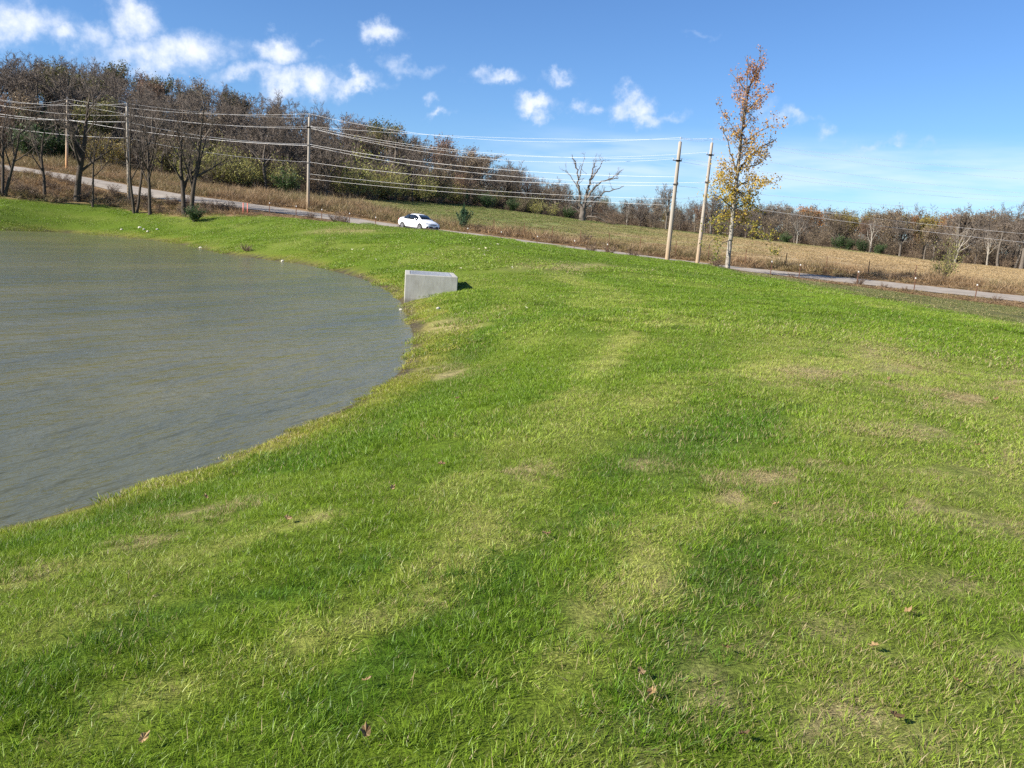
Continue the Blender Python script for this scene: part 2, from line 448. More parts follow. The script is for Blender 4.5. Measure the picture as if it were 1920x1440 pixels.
for (a, b, rx, ry, s_) in SWATH:
    q = gpix(a, b)
    if q is None: continue
    qx = gpix(a + rx, b) or q; qy = gpix(a, b + ry) or q
    M_ = np.array([[qx.x - q.x, qy.x - q.x], [qx.y - q.y, qy.y - q.y]])
    if abs(np.linalg.det(M_)) < 1e-6: continue
    _swath.append((q.x, q.y, np.linalg.inv(M_), s_))

# long mower and tyre bands followed over the slope: photo polyline, half width, strength
BANDS = [([(150, 1370), (330, 1290), (520, 1225), (680, 1180), (800, 1110), (890, 1000), (940, 950), (1010, 900)], 34, .95), ([(1040, 1230), (1110, 1160), (1190, 1090), (1240, 1010), (1340, 950)], 42, .9),
         ([(0, 1110), (140, 1065), (300, 1052), (440, 1020), (620, 960)], 24, .7), ([(820, 940), (950, 830), (1080, 720), (1180, 645), (1215, 590), (1160, 560), (1060, 515)], 34, .6), ([(1080, 560), (1240, 600), (1420, 620)], 26, .5),
         ([(1180, 760), (1330, 700), (1500, 690), (1650, 670)], 30, .4),
         ([(0, 1290), (200, 1200), (400, 1138), (560, 1110), (700, 1050)], 26, -1.0), ([(560, 1360), (720, 1235), (830, 1165), (900, 1085), (1000, 1025), (1130, 960)], 38, -.85), ([(1120, 1360), (1250, 1240), (1340, 1120), (1420, 1000)], 55, -.7),
         ([(1130, 900), (1200, 850), (1330, 815), (1480, 760)], 30, -.6), ([(880, 640), (980, 600), (1080, 570)], 14, -.4), ([(0, 1420), (200, 1330)], 34, -.5), ([(0, 1030), (300, 945), (600, 862), (740, 790)], 22, -.6)]
_bands = []
for pts_, hw, s_ in BANDS:
    g_ = [gpix(*p_) for p_ in pts_]; e_ = gpix(pts_[len(pts_) // 2][0] + hw, pts_[len(pts_) // 2][1]); m_ = g_[len(pts_) // 2]
    # half width measured across the band on the ground, growing with distance
    k_ = hw / FPX
    _bands.append(([(p_.x, p_.y) for p_ in g_], k_, s_))
_a, _b = gpix(420, 1400), gpix(1000, 880)
SWD = (np.array([_b.x - _a.x, _b.y - _a.y])); SWD = SWD / np.hypot(*SWD)
G_DEEP, G_MID, G_LITE = np.array([.100, .198, .012]), np.array([.180, .272, .018]), np.array([.350, .395, .075])
G_STRAW, G_YEL = np.array([.40, .32, .155]), np.array([.38, .31, .045])

def lawn_fields(x, y, sd, arc):
    """tint (n,3), dryness 0..1, height factor for lawn points"""
    wx = x + (fbm(x * 2.2, y * 2.2, 71) - .5) * .35; wy = y + (fbm(x * 2.2, y * 2.2, 72) - .5) * .35
    # mower swathes: long soft bands that run up the slope away from the camera
    su = x * SWD[0] + y * SWD[1]; sv = -x * SWD[1] + y * SWD[0] + (fbm(x * .25, y * .25, 13) - .5) * 1.6
    swn = ((fbm(su * .14, sv * 1.7, 17, 2) - .5) * 1.3 + (fbm(su * .3, sv * .7, 19, 2) - .5) * .6) * sstep(30, 10, np.hypot(x, y))
    v = (fbm(sd * .75 + (fbm(x * .3, y * .3, 3) - .5) * 4, arc * .09, 41) - .5) * 1.5 + (fbm(x * .9, y * .9, 43) - .5) * .45 + swn
    for (cx, cy, Mi, s_) in _swath:
        u = Mi[0, 0] * (wx - cx) + Mi[0, 1] * (wy - cy); w = Mi[1, 0] * (wx - cx) + Mi[1, 1] * (wy - cy)
        v = v + s_ * .38 * np.exp(-(u * u + w * w) * .9)
    r = np.hypot(x, y)
    for pts_, k_, s_ in _bands:
        best = np.full(x.shape, 1e9)
        for (ax, ay), (bx, by) in zip(pts_[:-1], pts_[1:]):
            dx, dy = bx - ax, by - ay; t_ = np.clip(((wx - ax) * dx + (wy - ay) * dy) / (dx * dx + dy * dy), 0, 1)
            best = np.minimum(best, (wx - ax - t_ * dx) ** 2 + (wy - ay - t_ * dy) ** 2)
        v = v + s_ * 1.55 * np.exp(-best / (k_ * np.hypot(r, 1.6)) ** 2 / 1.1)
    # thick green ribbon a little up from the water, yellow at its very edge
    v = v - .55 * np.exp(-((sd - 1.1) / .5) ** 2) * sstep(30, 14, r)
    # lower flat beyond the dam: duller green, browner
    az_ = np.arctan2(x, y)
    dull = sstep(-2, 5, r - np.interp(az_, [_az[12], _az[14], _az[15], _az[16], _az[17], _az[18], _az[19], _az[20]], [69, 58, 46, 37, 33, 29, 25, 22])) * sstep(_az[12], _az[14], az_)
    v = np.clip(v, -1, 1)
    t = np.where(v[:, None] < 0, G_MID + (G_DEEP - G_MID) * (-v)[:, None], G_MID + (G_LITE - G_MID) * v[:, None])
    far = sstep(20, 55, r)[:, None]
    t = t * (1 - far) + (t * .55 + np.array([.150, .235, .018]) * .45) * far
    bnd = (.8 + .4 * fbm(x * .1 + y * .25, y * .1, 66))[:, None]
    t = t * (1 - .9 * dull[:, None]) + np.array([.120, .140, .040]) * bnd * .9 * dull[:, None]
    edge = np.exp(-(np.maximum(sd, 0) / .6) ** 1.5) * (.55 + .45 * vnoise(x * .8, y * .8, 8))
    t = t + (G_YEL - t) * (edge * .85)[:, None]
    dry = .03 + .07 * sstep(.5, .75, fbm(x * 1.3, y * 1.3, 55)) + .10 * np.clip(v, 0, 1)
    st = np.zeros_like(x)
    for (cx, cy, Mi, s_) in _straw:
        u = Mi[0, 0] * (wx - cx) + Mi[0, 1] * (wy - cy); w = Mi[1, 0] * (wx - cx) + Mi[1, 1] * (wy - cy)
        st = np.maximum(st, s_ * np.exp(-(u * u + w * w) ** 1.4 * .8))
    right = sstep(.05, .38, np.arctan2(x, y)) * sstep(26, 12, r)
    st2 = sstep(.60, .80, fbm(x * 2.0, y * 2.0, 91)) * right
    st = np.clip(np.maximum(st * 1.25, st2 * .35) * (.6 + .75 * vnoise(x * 6, y * 6, 77)), 0, 1)
    dry = np.clip(dry + right * .09 + st * .95 + edge * .25 + dull * .25, 0, .97)
    hgt = np.clip(1.0 - .22 * v - st * .5 - dull * .3 + .18 * np.exp(-((sd - 1.2) / .7) ** 2) - .4 * np.exp(-np.maximum(sd, 0) / .3), .45, 1.5)
    return t, dry, hgt, st

# ------------------------------------------------------------------ the ground sheet
def axis(segs):
    out = [segs[0][0]]
    for a, b, h in segs:
        n = max(1, round((b - a) / h)); out += list(a + (b - a) * (np.arange(n) + 1) / n)
    return np.array(out)
gx = axis([(-6000, -1500, 1500), (-1500, -500, 250), (-500, -200, 25), (-200, -90, 4), (-90, -30, 1.0), (-30, -8, .5), (-8, 12, .14), (12, 36, .45), (36, 90, 1.3), (90, 200, 4), (200, 500, 25), (500, 1500, 250), (1500, 6000, 1500)])
gy = axis([(-6000, -1500, 1500), (-1500, -300, 200), (-300, -60, 24), (-60, -10, 4), (-10, 0, .8), (0, 12, .16), (12, 36, .3), (36, 105, .6), (105, 160, 2), (160, 270, 4), (270, 500, 20), (500, 1500, 250), (1500, 6000, 1500)])
GX, GY = np.meshgrid(gx, gy)
X_, Y_ = GX.ravel(), GY.ravel()
Z_, SD_, ARC_ = ground(X_, Y_, full=True)
TINT_, DRY_, _, ST_ = lawn_fields(X_, Y_, SD_, ARC_)
R_ = np.hypot(X_, Y_)

def land_color(x, y):
    """verge, field and wood-floor colours away from the lawn"""
    ro = np.abs(road_off(x, y)); beyond = road_off(x, y) > 0
    az = np.arctan2(x, y); r = np.hypot(x, y)
    we = wood_edge(x, y)
    n1, n2 = fbm(x * .12, y * .2, 61, 4), fbm(x * .5, y * .5, 62, 3)
    tan_ = np.array([.42, .31, .165]); ver = np.array([.25, .165, .085]); grn = np.array([.155, .190, .050]); flo = np.array([.10, .068, .040])
    right = sstep(-.02, .36, az + (n1 - .5) * .25)
    fld = (sstep(8, 22, road_off(x, y) + (n1 - .5) * 22))          # 0 near the road, 1 out in the field
    gmix = np.clip(.95 - right * 1.0 + sstep(.55, 1.0, (road_off(x, y) / np.maximum(we - 78, 10))) * .85 * (1 - sstep(.42, .58, az)) + (n2 - .5) * .5, 0, 1) * fld
    left = sstep(-.12, -.24, az)
    gmix = gmix * (1 - left * .85)
    c = ver[None] * (1 - fld)[:, None] + (tan_ * (1 - left * .35)[:, None]) * fld[:, None]
    c = c * (1 - gmix)[:, None] + grn * gmix[:, None]
    c = c * (.75 + .5 * n2)[:, None]
    w = sstep(-4, 3, r - we + (n2 - .5) * 6)[:, None]
    c = c * (1 - w) + flo * (.7 + .6 * n1)[:, None] * w
    return c
LC_ = land_color(X_, Y_)
on_lawn = sstep(-.4, .4, lawn_edge(X_, Y_) - R_ + (fbm(X_ * .6, Y_ * .6, 14) - .5) * 1.2)
soil = np.array([.115, .085, .045])
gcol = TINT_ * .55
mixd = np.clip(DRY_ * .7 + ST_ * .9, 0, .95)[:, None]
gcol = gcol * (1 - mixd) + (G_STRAW * .78) * mixd
wet = sstep(.30, .0, SD_ - .25 * vnoise(X_ * .8, Y_ * .8, 6))[:, None]
gcol = gcol * (1 - wet) + np.array([.07, .058, .035]) * wet
gcol = LC_ * (1 - on_lawn)[:, None] + gcol * on_lawn[:, None]
nx, ny = len(gx), len(gy)
ii = (np.arange(ny - 1)[:, None] * nx + np.arange(nx - 1)[None, :]).ravel()
quads = np.stack([ii, ii + 1, ii + nx + 1, ii + nx], 1)

gm, nt, b, out = new_mat('ground_cover')
N, L = nt.nodes, nt.links
at = N.new('ShaderNodeAttribute'); at.attribute_name = 'tint'
tc = N.new('ShaderNodeTexCoord')
n1 = N.new('ShaderNodeTexNoise'); n1.inputs['Scale'].default_value = 9; n1.inputs['Detail'].default_value = 8; n1.inputs['Roughness'].default_value = .7
L.new(tc.outputs['Object'], n1.inputs['Vector'])
mr = N.new('ShaderNodeMapRange'); mr.inputs['From Min'].default_value = .36; mr.inputs['From Max'].default_value = .64; mr.inputs['To Min'].default_value = .35; mr.inputs['To Max'].default_value = 1.6
n1b = N.new('ShaderNodeTexNoise'); n1b.inputs['Scale'].default_value = 75; n1b.inputs['Detail'].default_value = 4; L.new(tc.outputs['Object'], n1b.inputs['Vector'])
nm = N.new('ShaderNodeMix'); nm.inputs['Factor'].default_value = .5; L.new(n1.outputs['Fac'], nm.inputs[2]); L.new(n1b.outputs['Fac'], nm.inputs[3])
L.new(nm.outputs[0], mr.inputs['Value'])
mm = N.new('ShaderNodeVectorMath'); mm.operation = 'SCALE'; L.new(at.outputs['Color'], mm.inputs[0]); L.new(mr.outputs[0], mm.inputs['Scale'])
L.new(mm.outputs[0], b.inputs['Base Color']); b.inputs['Roughness'].default_value = .95; b.inputs['Specular IOR Level'].default_value = .1
bp = N.new('ShaderNodeBump'); bp.inputs['Strength'].default_value = .8; bp.inputs['Distance'].default_value = .05
L.new(n1.outputs['Fac'], bp.inputs['Height']); L.new(bp.outputs[0], b.inputs['Normal'])
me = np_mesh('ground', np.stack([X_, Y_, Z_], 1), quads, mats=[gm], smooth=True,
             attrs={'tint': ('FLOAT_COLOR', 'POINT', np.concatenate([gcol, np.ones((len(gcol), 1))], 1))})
tag(link('ground', me), kind='structure')

# ------------------------------------------------------------------ water
wm, nt, b, out = new_mat('pond_water')
N, L = nt.nodes, nt.links
tc = N.new('ShaderNodeTexCoord')
def mapped(rot, sc_):
    mp = N.new('ShaderNodeMapping'); mp.vector_type = 'TEXTURE'; mp.inputs['Rotation'].default_value = (0, 0, math.radians(rot)); mp.inputs['Scale'].default_value = sc_
    L.new(tc.outputs['Object'], mp.inputs['Vector']); return mp.outputs[0]
nA = N.new('ShaderNodeTexNoise'); nA.inputs['Scale'].default_value = 5.0; nA.inputs['Detail'].default_value = 4; nA.inputs['Roughness'].default_value = .55
L.new(mapped(66, (2.6, 1, 1)), nA.inputs['Vector'])
nB = N.new('ShaderNodeTexNoise'); nB.inputs['Scale'].default_value = 15; nB.inputs['Detail'].default_value = 3
L.new(mapped(60, (2.4, 1, 1)), nB.inputs['Vector'])
nC = N.new('ShaderNodeTexNoise'); nC.inputs['Scale'].default_value = .30; nC.inputs['Detail'].default_value = 5
L.new(mapped(72, (3.0, 1, 1)), nC.inputs['Vector'])
b1 = N.new('ShaderNodeBump'); b1.inputs['Strength'].default_value = 1; b1.inputs['Distance'].default_value = .034; L.new(nA.outputs['Fac'], b1.inputs['Height'])
b2 = N.new('ShaderNodeBump'); b2.inputs['Strength'].default_value = 1; b2.inputs['Distance'].default_value = .007; L.new(nB.outputs['Fac'], b2.inputs['Height'])
L.new(b1.outputs[0], b2.inputs['Normal'])
nD = N.new('ShaderNodeTexNoise'); nD.inputs['Scale'].default_value = 1.3; nD.inputs['Detail'].default_value = 3
L.new(mapped(68, (3.2, 1, 1)), nD.inputs['Vector'])
b0 = N.new('ShaderNodeBump'); b0.inputs['Strength'].default_value = 1; b0.inputs['Distance'].default_value = .10; L.new(nD.outputs['Fac'], b0.inputs['Height']); L.new(b0.outputs[0], b1.inputs['Normal'])
cr = N.new('ShaderNodeValToRGB'); L.new(nC.outputs['Fac'], cr.inputs[0])
cr.color_ramp.elements[0].position = .40; cr.color_ramp.elements[0].color = (.108, .108, .056, 1)
cr.color_ramp.elements[1].position = .62; cr.color_ramp.elements[1].color = (.150, .138, .062, 1)
L.new(cr.outputs[0], b.inputs['Base Color'])
b.inputs['Roughness'].default_value = .16; b.inputs['IOR'].default_value = 1.33; b.inputs['Specular IOR Level'].default_value = .5
L.new(b2.outputs[0], b.inputs['Normal'])
wx0, wx1, wy0, wy1 = SH[:, 0].min() - 1, SH[:, 0].max() + 1, SH[:, 1].min() - 1, SH[:, 1].max() + 1
wgx, wgy = np.arange(wx0, wx1, .8), np.arange(wy0, wy1, .8)
WX, WY = np.meshgrid(wgx, wgy)
s_, _ = shore_sd(WX.ravel(), WY.ravel())
keep = s_.reshape(WX.shape) < .9
V = np.stack([WX.ravel(), WY.ravel(), np.full(WX.size, WZ)], 1)
k = keep[:-1, :-1] | keep[1:, :-1] | keep[:-1, 1:] | keep[1:, 1:]
ii = (np.arange(len(wgy) - 1)[:, None] * len(wgx) + np.arange(len(wgx) - 1)[None, :])[k]
q = np.stack([ii, ii + 1, ii + len(wgx) + 1, ii + len(wgx)], 1)
used, inv = np.unique(q, return_inverse=True)
me = np_mesh('pond_water', V[used], inv.reshape(-1, 4), mats=[wm], smooth=True)
tag(link('pond_water', me), kind='structure')

# ------------------------------------------------------------------ road
road_m = ramp_mat('chip_seal', (.25, .215, .17), (.35, .305, .25), scale=.9, detail=8, rough=.95, bump=.3, bscale=20, coord='Object', stretch=(1, 1, 1))
s = np.arange(-150, 190, 1.5); offs = np.array([-2.3, -1.2, 0, 1.2, 2.3])
rv = []; 
for a in s:
    for j, o_ in enumerate(offs):
        w = o_ + (.12 * math.sin(a * .9) + .1 * math.sin(a * 2.3 + j) if j in (0, 4) else 0)
        p = RA + RDIR * a + RNRM * w
        rv.append((p[0], p[1], 0))
rv = np.array(rv); rv[:, 2] = ground(rv[:, 0], rv[:, 1]) + .06
m_ = len(offs)
ii = (np.arange(len(s) - 1)[:, None] * m_ + np.arange(m_ - 1)[None, :]).ravel()
me = np_mesh('road', rv, np.stack([ii, ii + m_, ii + m_ + 1, ii + 1], 1), mats=[road_m], smooth=True)
tag(link('road', me), kind='structure')

# ------------------------------------------------------------------ plant materials
def leaf_mat(name, stops, rough=.55, trans=.3, attr=None, objvar=.38, spec=.25):
    """leaf colour: a ramp over a per-leaf random value, varied a little from plant to plant"""
    m, nt, b, out = new_mat(name)
    N, L = nt.nodes, nt.links
    a = N.new('ShaderNodeAttribute'); a.attribute_name = 'rnd'
    if attr:
        a2 = N.new('ShaderNodeAttribute'); a2.attribute_name = attr; col = a2.outputs['Color']
    else:
        r = N.new('ShaderNodeValToRGB'); L.new(a.outputs['Fac'], r.inputs[0])
        els = r.color_ramp.elements
        while len(els) < len(stops): els.new(.5)
        for i, c in enumerate(stops):
            els[i].position = i / max(1, len(stops) - 1); els[i].color = (*c, 1)
        col = r.outputs[0]
    oi = N.new('ShaderNodeObjectInfo')
    mr = N.new('ShaderNodeMapRange'); mr.inputs['To Min'].default_value = 1 - objvar; mr.inputs['To Max'].default_value = 1 + objvar
    L.new(oi.outputs['Random'], mr.inputs['Value'])
    sc_ = N.new('ShaderNodeVectorMath'); sc_.operation = 'SCALE'; L.new(col, sc_.inputs[0]); L.new(mr.outputs[0], sc_.inputs['Scale'])
    L.new(sc_.outputs[0], b.inputs['Base Color'])
    b.inputs['Roughness'].default_value = rough; b.inputs['Specular IOR Level'].default_value = spec
    if trans:
        t = N.new('ShaderNodeBsdfTranslucent'); L.new(sc_.outputs[0], t.inputs['Color'])
        mx = N.new('ShaderNodeMixShader'); mx.inputs[0].default_value = trans
        L.new(b.outputs[0], mx.inputs[1]); L.new(t.outputs[0], mx.inputs[2]); L.new(mx.outputs[0], out.inputs[0])
    return m

BARK_GREY = ramp_mat('grey_bark', (.085, .07, .055), (.17, .145, .115), scale=5, rough=.95, bump=.4, stretch=(3, 3, .6))
BARK_DARK = ramp_mat('dark_bark', (.045, .035, .026), (.095, .075, .055), scale=6, rough=.95, bump=.5, stretch=(3, 3, .5))
BARK_PALE = ramp_mat('pale_bark', (.16, .135, .105), (.40, .36, .30), scale=4, rough=.8, bump=.2, stretch=(2, 2, .8), c3=(.29, .26, .21))
BARK_TWIG = ramp_mat('twig_bark', (.10, .082, .064), (.205, .165, .13), scale=1.2, rough=.95)
BARK_TWIG_RED = ramp_mat('reddish_twig_bark', (.13, .088, .066), (.22, .15, .11), scale=1.2, rough=.95)
LEAF_RUST = leaf_mat('rust_leaf', [(.13, .082, .052), (.20, .125, .078), (.26, .16, .10)], trans=.2)
LEAF_BROWN = leaf_mat('brown_leaf', [(.12, .088, .055), (.19, .14, .085), (.25, .19, .11)], trans=.15)
LEAF_OCHRE = leaf_mat('ochre_leaf', [(.20, .14, .035), (.30, .21, .05), (.22, .19, .05), (.14, .14, .04)], trans=.25)
LEAF_ORANGE = leaf_mat('orange_leaf', [(.22, .09, .025), (.32, .14, .035), (.22, .13, .03)], trans=.25)
LEAF_OLIVE = leaf_mat('olive_leaf', [(.08, .09, .028), (.13, .13, .04), (.19, .15, .045)], trans=.2)
LEAF_GREEN = leaf_mat('dark_green_leaf', [(.025, .055, .018), (.045, .085, .025), (.07, .11, .03)], trans=.15)
LEAF_WILLOW = leaf_mat('yellow_green_leaf', [(.26, .28, .07), (.38, .38, .10), (.46, .42, .14), (.30, .28, .08)], trans=.35)

# ------------------------------------------------------------------ branching meshes
class Wood:
    """collects tapering tubes and small leaves as numpy arrays"""
    def __init__(s): s.v, s.f, s.mi, s.r, s.n = [], [], [], [], 0; s.tri = []
    def tube(s, pts, rad, sides=5, m=0):
        pts = np.asarray(pts, float); k = len(pts)
        d = np.gradient(pts, axis=0); d /= np.linalg.norm(d, axis=1)[:, None] + 1e-9
        ref = np.where(np.abs(d[:, 2:3]) > .9, np.array([[1., 0, 0]]), np.array([[0, 0, 1.]]))
        a = np.cross(d, ref); a /= np.linalg.norm(a, axis=1)[:, None] + 1e-9; b = np.cross(d, a)
        th = np.arange(sides) * 2 * math.pi / sides
        rad = np.asarray(rad, float)[:, None, None]
        ring = pts[:, None, :] + rad * (np.cos(th)[None, :, None] * a[:, None, :] + np.sin(th)[None, :, None] * b[:, None, :])
        i = np.arange(k - 1)[:, None] * sides; j = np.arange(sides)[None, :]; j2 = (j + 1) % sides
        f = np.stack([i + j, i + j2, i + sides + j2, i + sides + j], -1).reshape(-1, 4) + s.n
        s.v.append(ring.reshape(-1, 3)); s.f.append(f); s.mi.append(np.full(len(f), m)); s.r.append(np.full(k * sides, .5)); s.n += k * sides
    def leaves(s, cen, size, rng, m=1, aspect=.6, rnd=None, flat=0.0, dirs=None):
        cen = np.asarray(cen, float); n = len(cen)
        if n == 0: return
        a = rng.normal(size=(n, 3)) if dirs is None else dirs + rng.normal(size=(n, 3)) * .35
        a /= np.linalg.norm(a, axis=1)[:, None]
        b = np.cross(a, rng.normal(size=(n, 3))); b /= np.linalg.norm(b, axis=1)[:, None]
        sz = (np.asarray(size) * rng.uniform(.6, 1.3, n))[:, None]
        a = a * sz; b = b * sz * aspect
        q = np.stack([cen - a * .5, cen + b * .5, cen + a * .5, cen - b * .5], 1).reshape(-1, 3)
        s.v.append(q); s.f.append((np.arange(n)[:, None] * 4 + np.arange(4)[None, :]) + s.n); s.mi.append(np.full(n, m))
        s.r.append(np.repeat(rng.random(n) if rnd is None else rnd, 4)); s.n += 4 * n
    def mesh(s, name, mats, attrs=None):
        if not s.v: return None
        at = {'rnd': ('FLOAT', 'POINT', np.concatenate(s.r))}
        at.update(attrs or {})
        return np_mesh(name, np.concatenate(s.v), np.concatenate(s.f), mats=mats, matidx=np.concatenate(s.mi), smooth=False, attrs=at)

def norm(v): return v / (np.linalg.norm(v) + 1e-9)

def grow(W0, W1, rng, p, d, L, r, lvl, cfg, tips):
    """one branch and, recursively, its side branches; levels 0-1 go to the trunk mesh W0, finer ones to the crown mesh W1"""
    nseg = max(3, int(cfg['seg'][min(lvl, 4)]))
    pts, rad = [p.copy()], [r]
    rend = r * cfg['taper'][min(lvl, 4)]
    up = cfg['up'][min(lvl, 4)]; wig = cfg['wig'][min(lvl, 4)]
    dirs = [d]
    for i in range(nseg):
        d = norm(d + rng.normal(size=3) * wig + np.array([0, 0, up]))
        p = p + d * (L / nseg); pts.append(p.copy()); dirs.append(d)
        rad.append(r + (rend - r) * (i + 1) / nseg)
    sides = (7, 5, 4, 3, 3)[min(lvl, 4)]
    (W0 if lvl <= cfg.get('trunk_lvl', 1) else W1).tube(pts, rad, sides, 0)
    if lvl >= cfg['levels']:
        tips.append((pts, L)); return
    n = cfg['kids'][lvl]
    t0 = cfg['start'][min(lvl, 4)]
    for k in range(n):
        t = t0 + (1 - t0) * ((k + rng.uniform(.2, .9)) / n)
        x = t * nseg; i = min(int(x), nseg - 1); fr = x - i
        q = pts[i] * (1 - fr) + pts[i + 1] * fr
        dd = dirs[i + 1]
        ang = math.radians(rng.uniform(*cfg['ang'][min(lvl, 4)]))
        az = rng.uniform(0, 2 * math.pi) if not cfg.get('spiral') or lvl else k * 2.4 + rng.uniform(-.4, .4)
        s1 = norm(np.cross(dd, np.array([.3, .2, 1.0]) if abs(dd[2]) < .95 else np.array([1., 0, 0]))); s2 = np.cross(dd, s1)
        nd = norm(dd * math.cos(ang) + (s1 * math.cos(az) + s2 * math.sin(az)) * math.sin(ang))
        ll = L * cfg['ratio'][min(lvl, 4)] * (1 - cfg.get('cone', .45) * t) * rng.uniform(.75, 1.2)
        rr = min((r + (rend - r) * t) * .72, max(cfg['rmin'], r * cfg['rr'][min(lvl, 4)]))
        grow(W0, W1, rng, q, nd, ll, max(rr, cfg['rmin']), lvl + 1, cfg, tips)
    if lvl == 0 and cfg.get('lead'):
        grow(W0, W1, rng, pts[-1], dirs[-1], L * cfg['lead'], rend, 1, cfg, tips)

def bare_cfg(**k):
    c = dict(levels=4, kids=(5, 6, 6, 5), seg=(4, 6, 5, 4, 3), taper=(.72, .25, .3, .4, .5), up=(.05, .10, .07, .05, .04), wig=(.05, .10, .14, .18, .2), start=(.55, .22, .2, .2, .2),
             ang=((25, 55), (30, 62), (30, 65), (30, 65), (30, 60)), ratio=(1.5, .52, .52, .55, .5), rr=(.5, .42, .42, .5, .5), rmin=.011, cone=.3)
    c.update(k); return c

def tree_meshes(name, seed, H, trunk_h, r, cfg, bark, twig, leaf=None, n_leaf=0, leaf_size=.2, stems=1, lean=0.0, lean_dir=0.0, gather=None, aspect=.6):
    rng = np.random.default_rng(seed)
    W0, W1, tips = Wood(), Wood(), []
    for s in range(stems):
        a = lean_dir + s * 2 * math.pi / max(stems, 1)
        ln = lean + (.13 if stems > 1 else 0) * rng.uniform(.7, 1.3)
        d = norm(np.array([math.cos(a) * ln, math.sin(a) * ln, 1.0]))
        off = np.array([math.cos(a), math.sin(a), 0]) * (r * .8 if stems > 1 else 0) + np.array([0, 0, -.25])
        rs = r * (1 if stems == 1 else .8)
        # flare at the foot
        W0.tube([off, off + d * .35, off + d * .8], [rs * 1.5, rs * 1.12, rs], 7, 0)
        grow(W0, W1, rng, off + d * .3, d, trunk_h * rng.uniform(.9, 1.1), rs, 0, cfg, tips)
    allz = np.concatenate(W0.v + W1.v)[:, 2].max()
    k = H / allz
    if leaf is not None and n_leaf:
        tp = np.concatenate([np.asarray(t[0]) for t in tips])
        idx = rng.integers(0, len(tp), n_leaf)
        c = tp[idx] + rng.normal(size=(n_leaf, 3)) * leaf_size * .9
        W1.leaves(c, leaf_size / k, rng, 1, aspect)
    for W in (W0, W1):
        for v in W.v: v *= k
    return (W0.mesh(name + '_trunk', [bark]), W1.mesh(name + '_crown', [twig] + ([leaf] if leaf else [])))

def make_tree(meshes, loc, rz=0.0, s=1.0, name='bare_tree', sz=None):
    o = link(name, meshes[0]); o.location = loc; o.rotation_euler = (0, 0, rz); o.scale = (s, s, sz or s)
    if meshes[1] is not None: link('crown', meshes[1], o)
    return o

# ------------------------------------------------------------------ scattered ground cover (grass nobody could count)
def blade_patch(name, seed, n, size, h, hvar, width, mat, lean=.5, droop=.4, round_=False, tuft=14, tr=.022, bias=.28):
    """one patch of single blades that grow in small fanning tufts"""
    rng = np.random.default_rng(seed)
    nt_ = max(1, n // tuft)
    c = rng.uniform(-.5, .5, (nt_, 2)) * size
    if round_:
        rr = size * .5 * np.sqrt(rng.random(nt_)); th = rng.uniform(0, 6.283, nt_); c = np.stack([rr * np.cos(th), rr * np.sin(th)], 1)
    ti = rng.integers(0, nt_, n)
    off = rng.normal(size=(n, 2)) * tr
    p = c[ti] + off
    yaw = rng.uniform(0, 2 * math.pi, n)
    hh = h * np.clip(rng.normal(1, hvar, n), .35, 2.2) * rng.uniform(.72, 1.28, nt_)[ti]
    tb = rng.normal(size=(nt_, 2)) * .22
    lv = off / tr * .42 + tb[ti] + rng.normal(size=(n, 2)) * .28 + np.array([bias, bias * .3])
    lv = lv * (lean / .75)
    lm = np.hypot(lv[:, 0], lv[:, 1]); k_ = np.minimum(1, 1.15 / np.maximum(lm, 1e-6)); lv = lv * k_[:, None]; lm = lm * k_
    w = width * rng.uniform(.6, 1.3, n)
    wx, wy = np.cos(yaw) * w * .5, np.sin(yaw) * w * .5
    base = np.stack([p[:, 0], p[:, 1], np.full(n, -.012)], 1)
    def at(t):
        k = t + droop * t * t
        return base + np.stack([lv[:, 0] * hh * k, lv[:, 1] * hh * k, hh * (t - .28 * lm * t * t)], 1)
    m_, e_ = at(.55), at(1.0)
    W = np.stack([wx, wy, np.zeros(n)], 1)
    V = np.stack([base - W, base + W, m_ - W * .8, m_ + W * .8, e_], 1).reshape(-1, 3)
    i = np.arange(n) * 5
    q = np.stack([i, i + 1, i + 3, i + 2], 1); t = np.stack([i + 2, i + 3, i + 4], 1)
    rnd = np.repeat(rng.random(n), 5)
    me = np_mesh(name, V, q, t, mats=[mat], attrs={'rnd': ('FLOAT', 'POINT', rnd)})
    return bpy.data.objects.new(name, me)

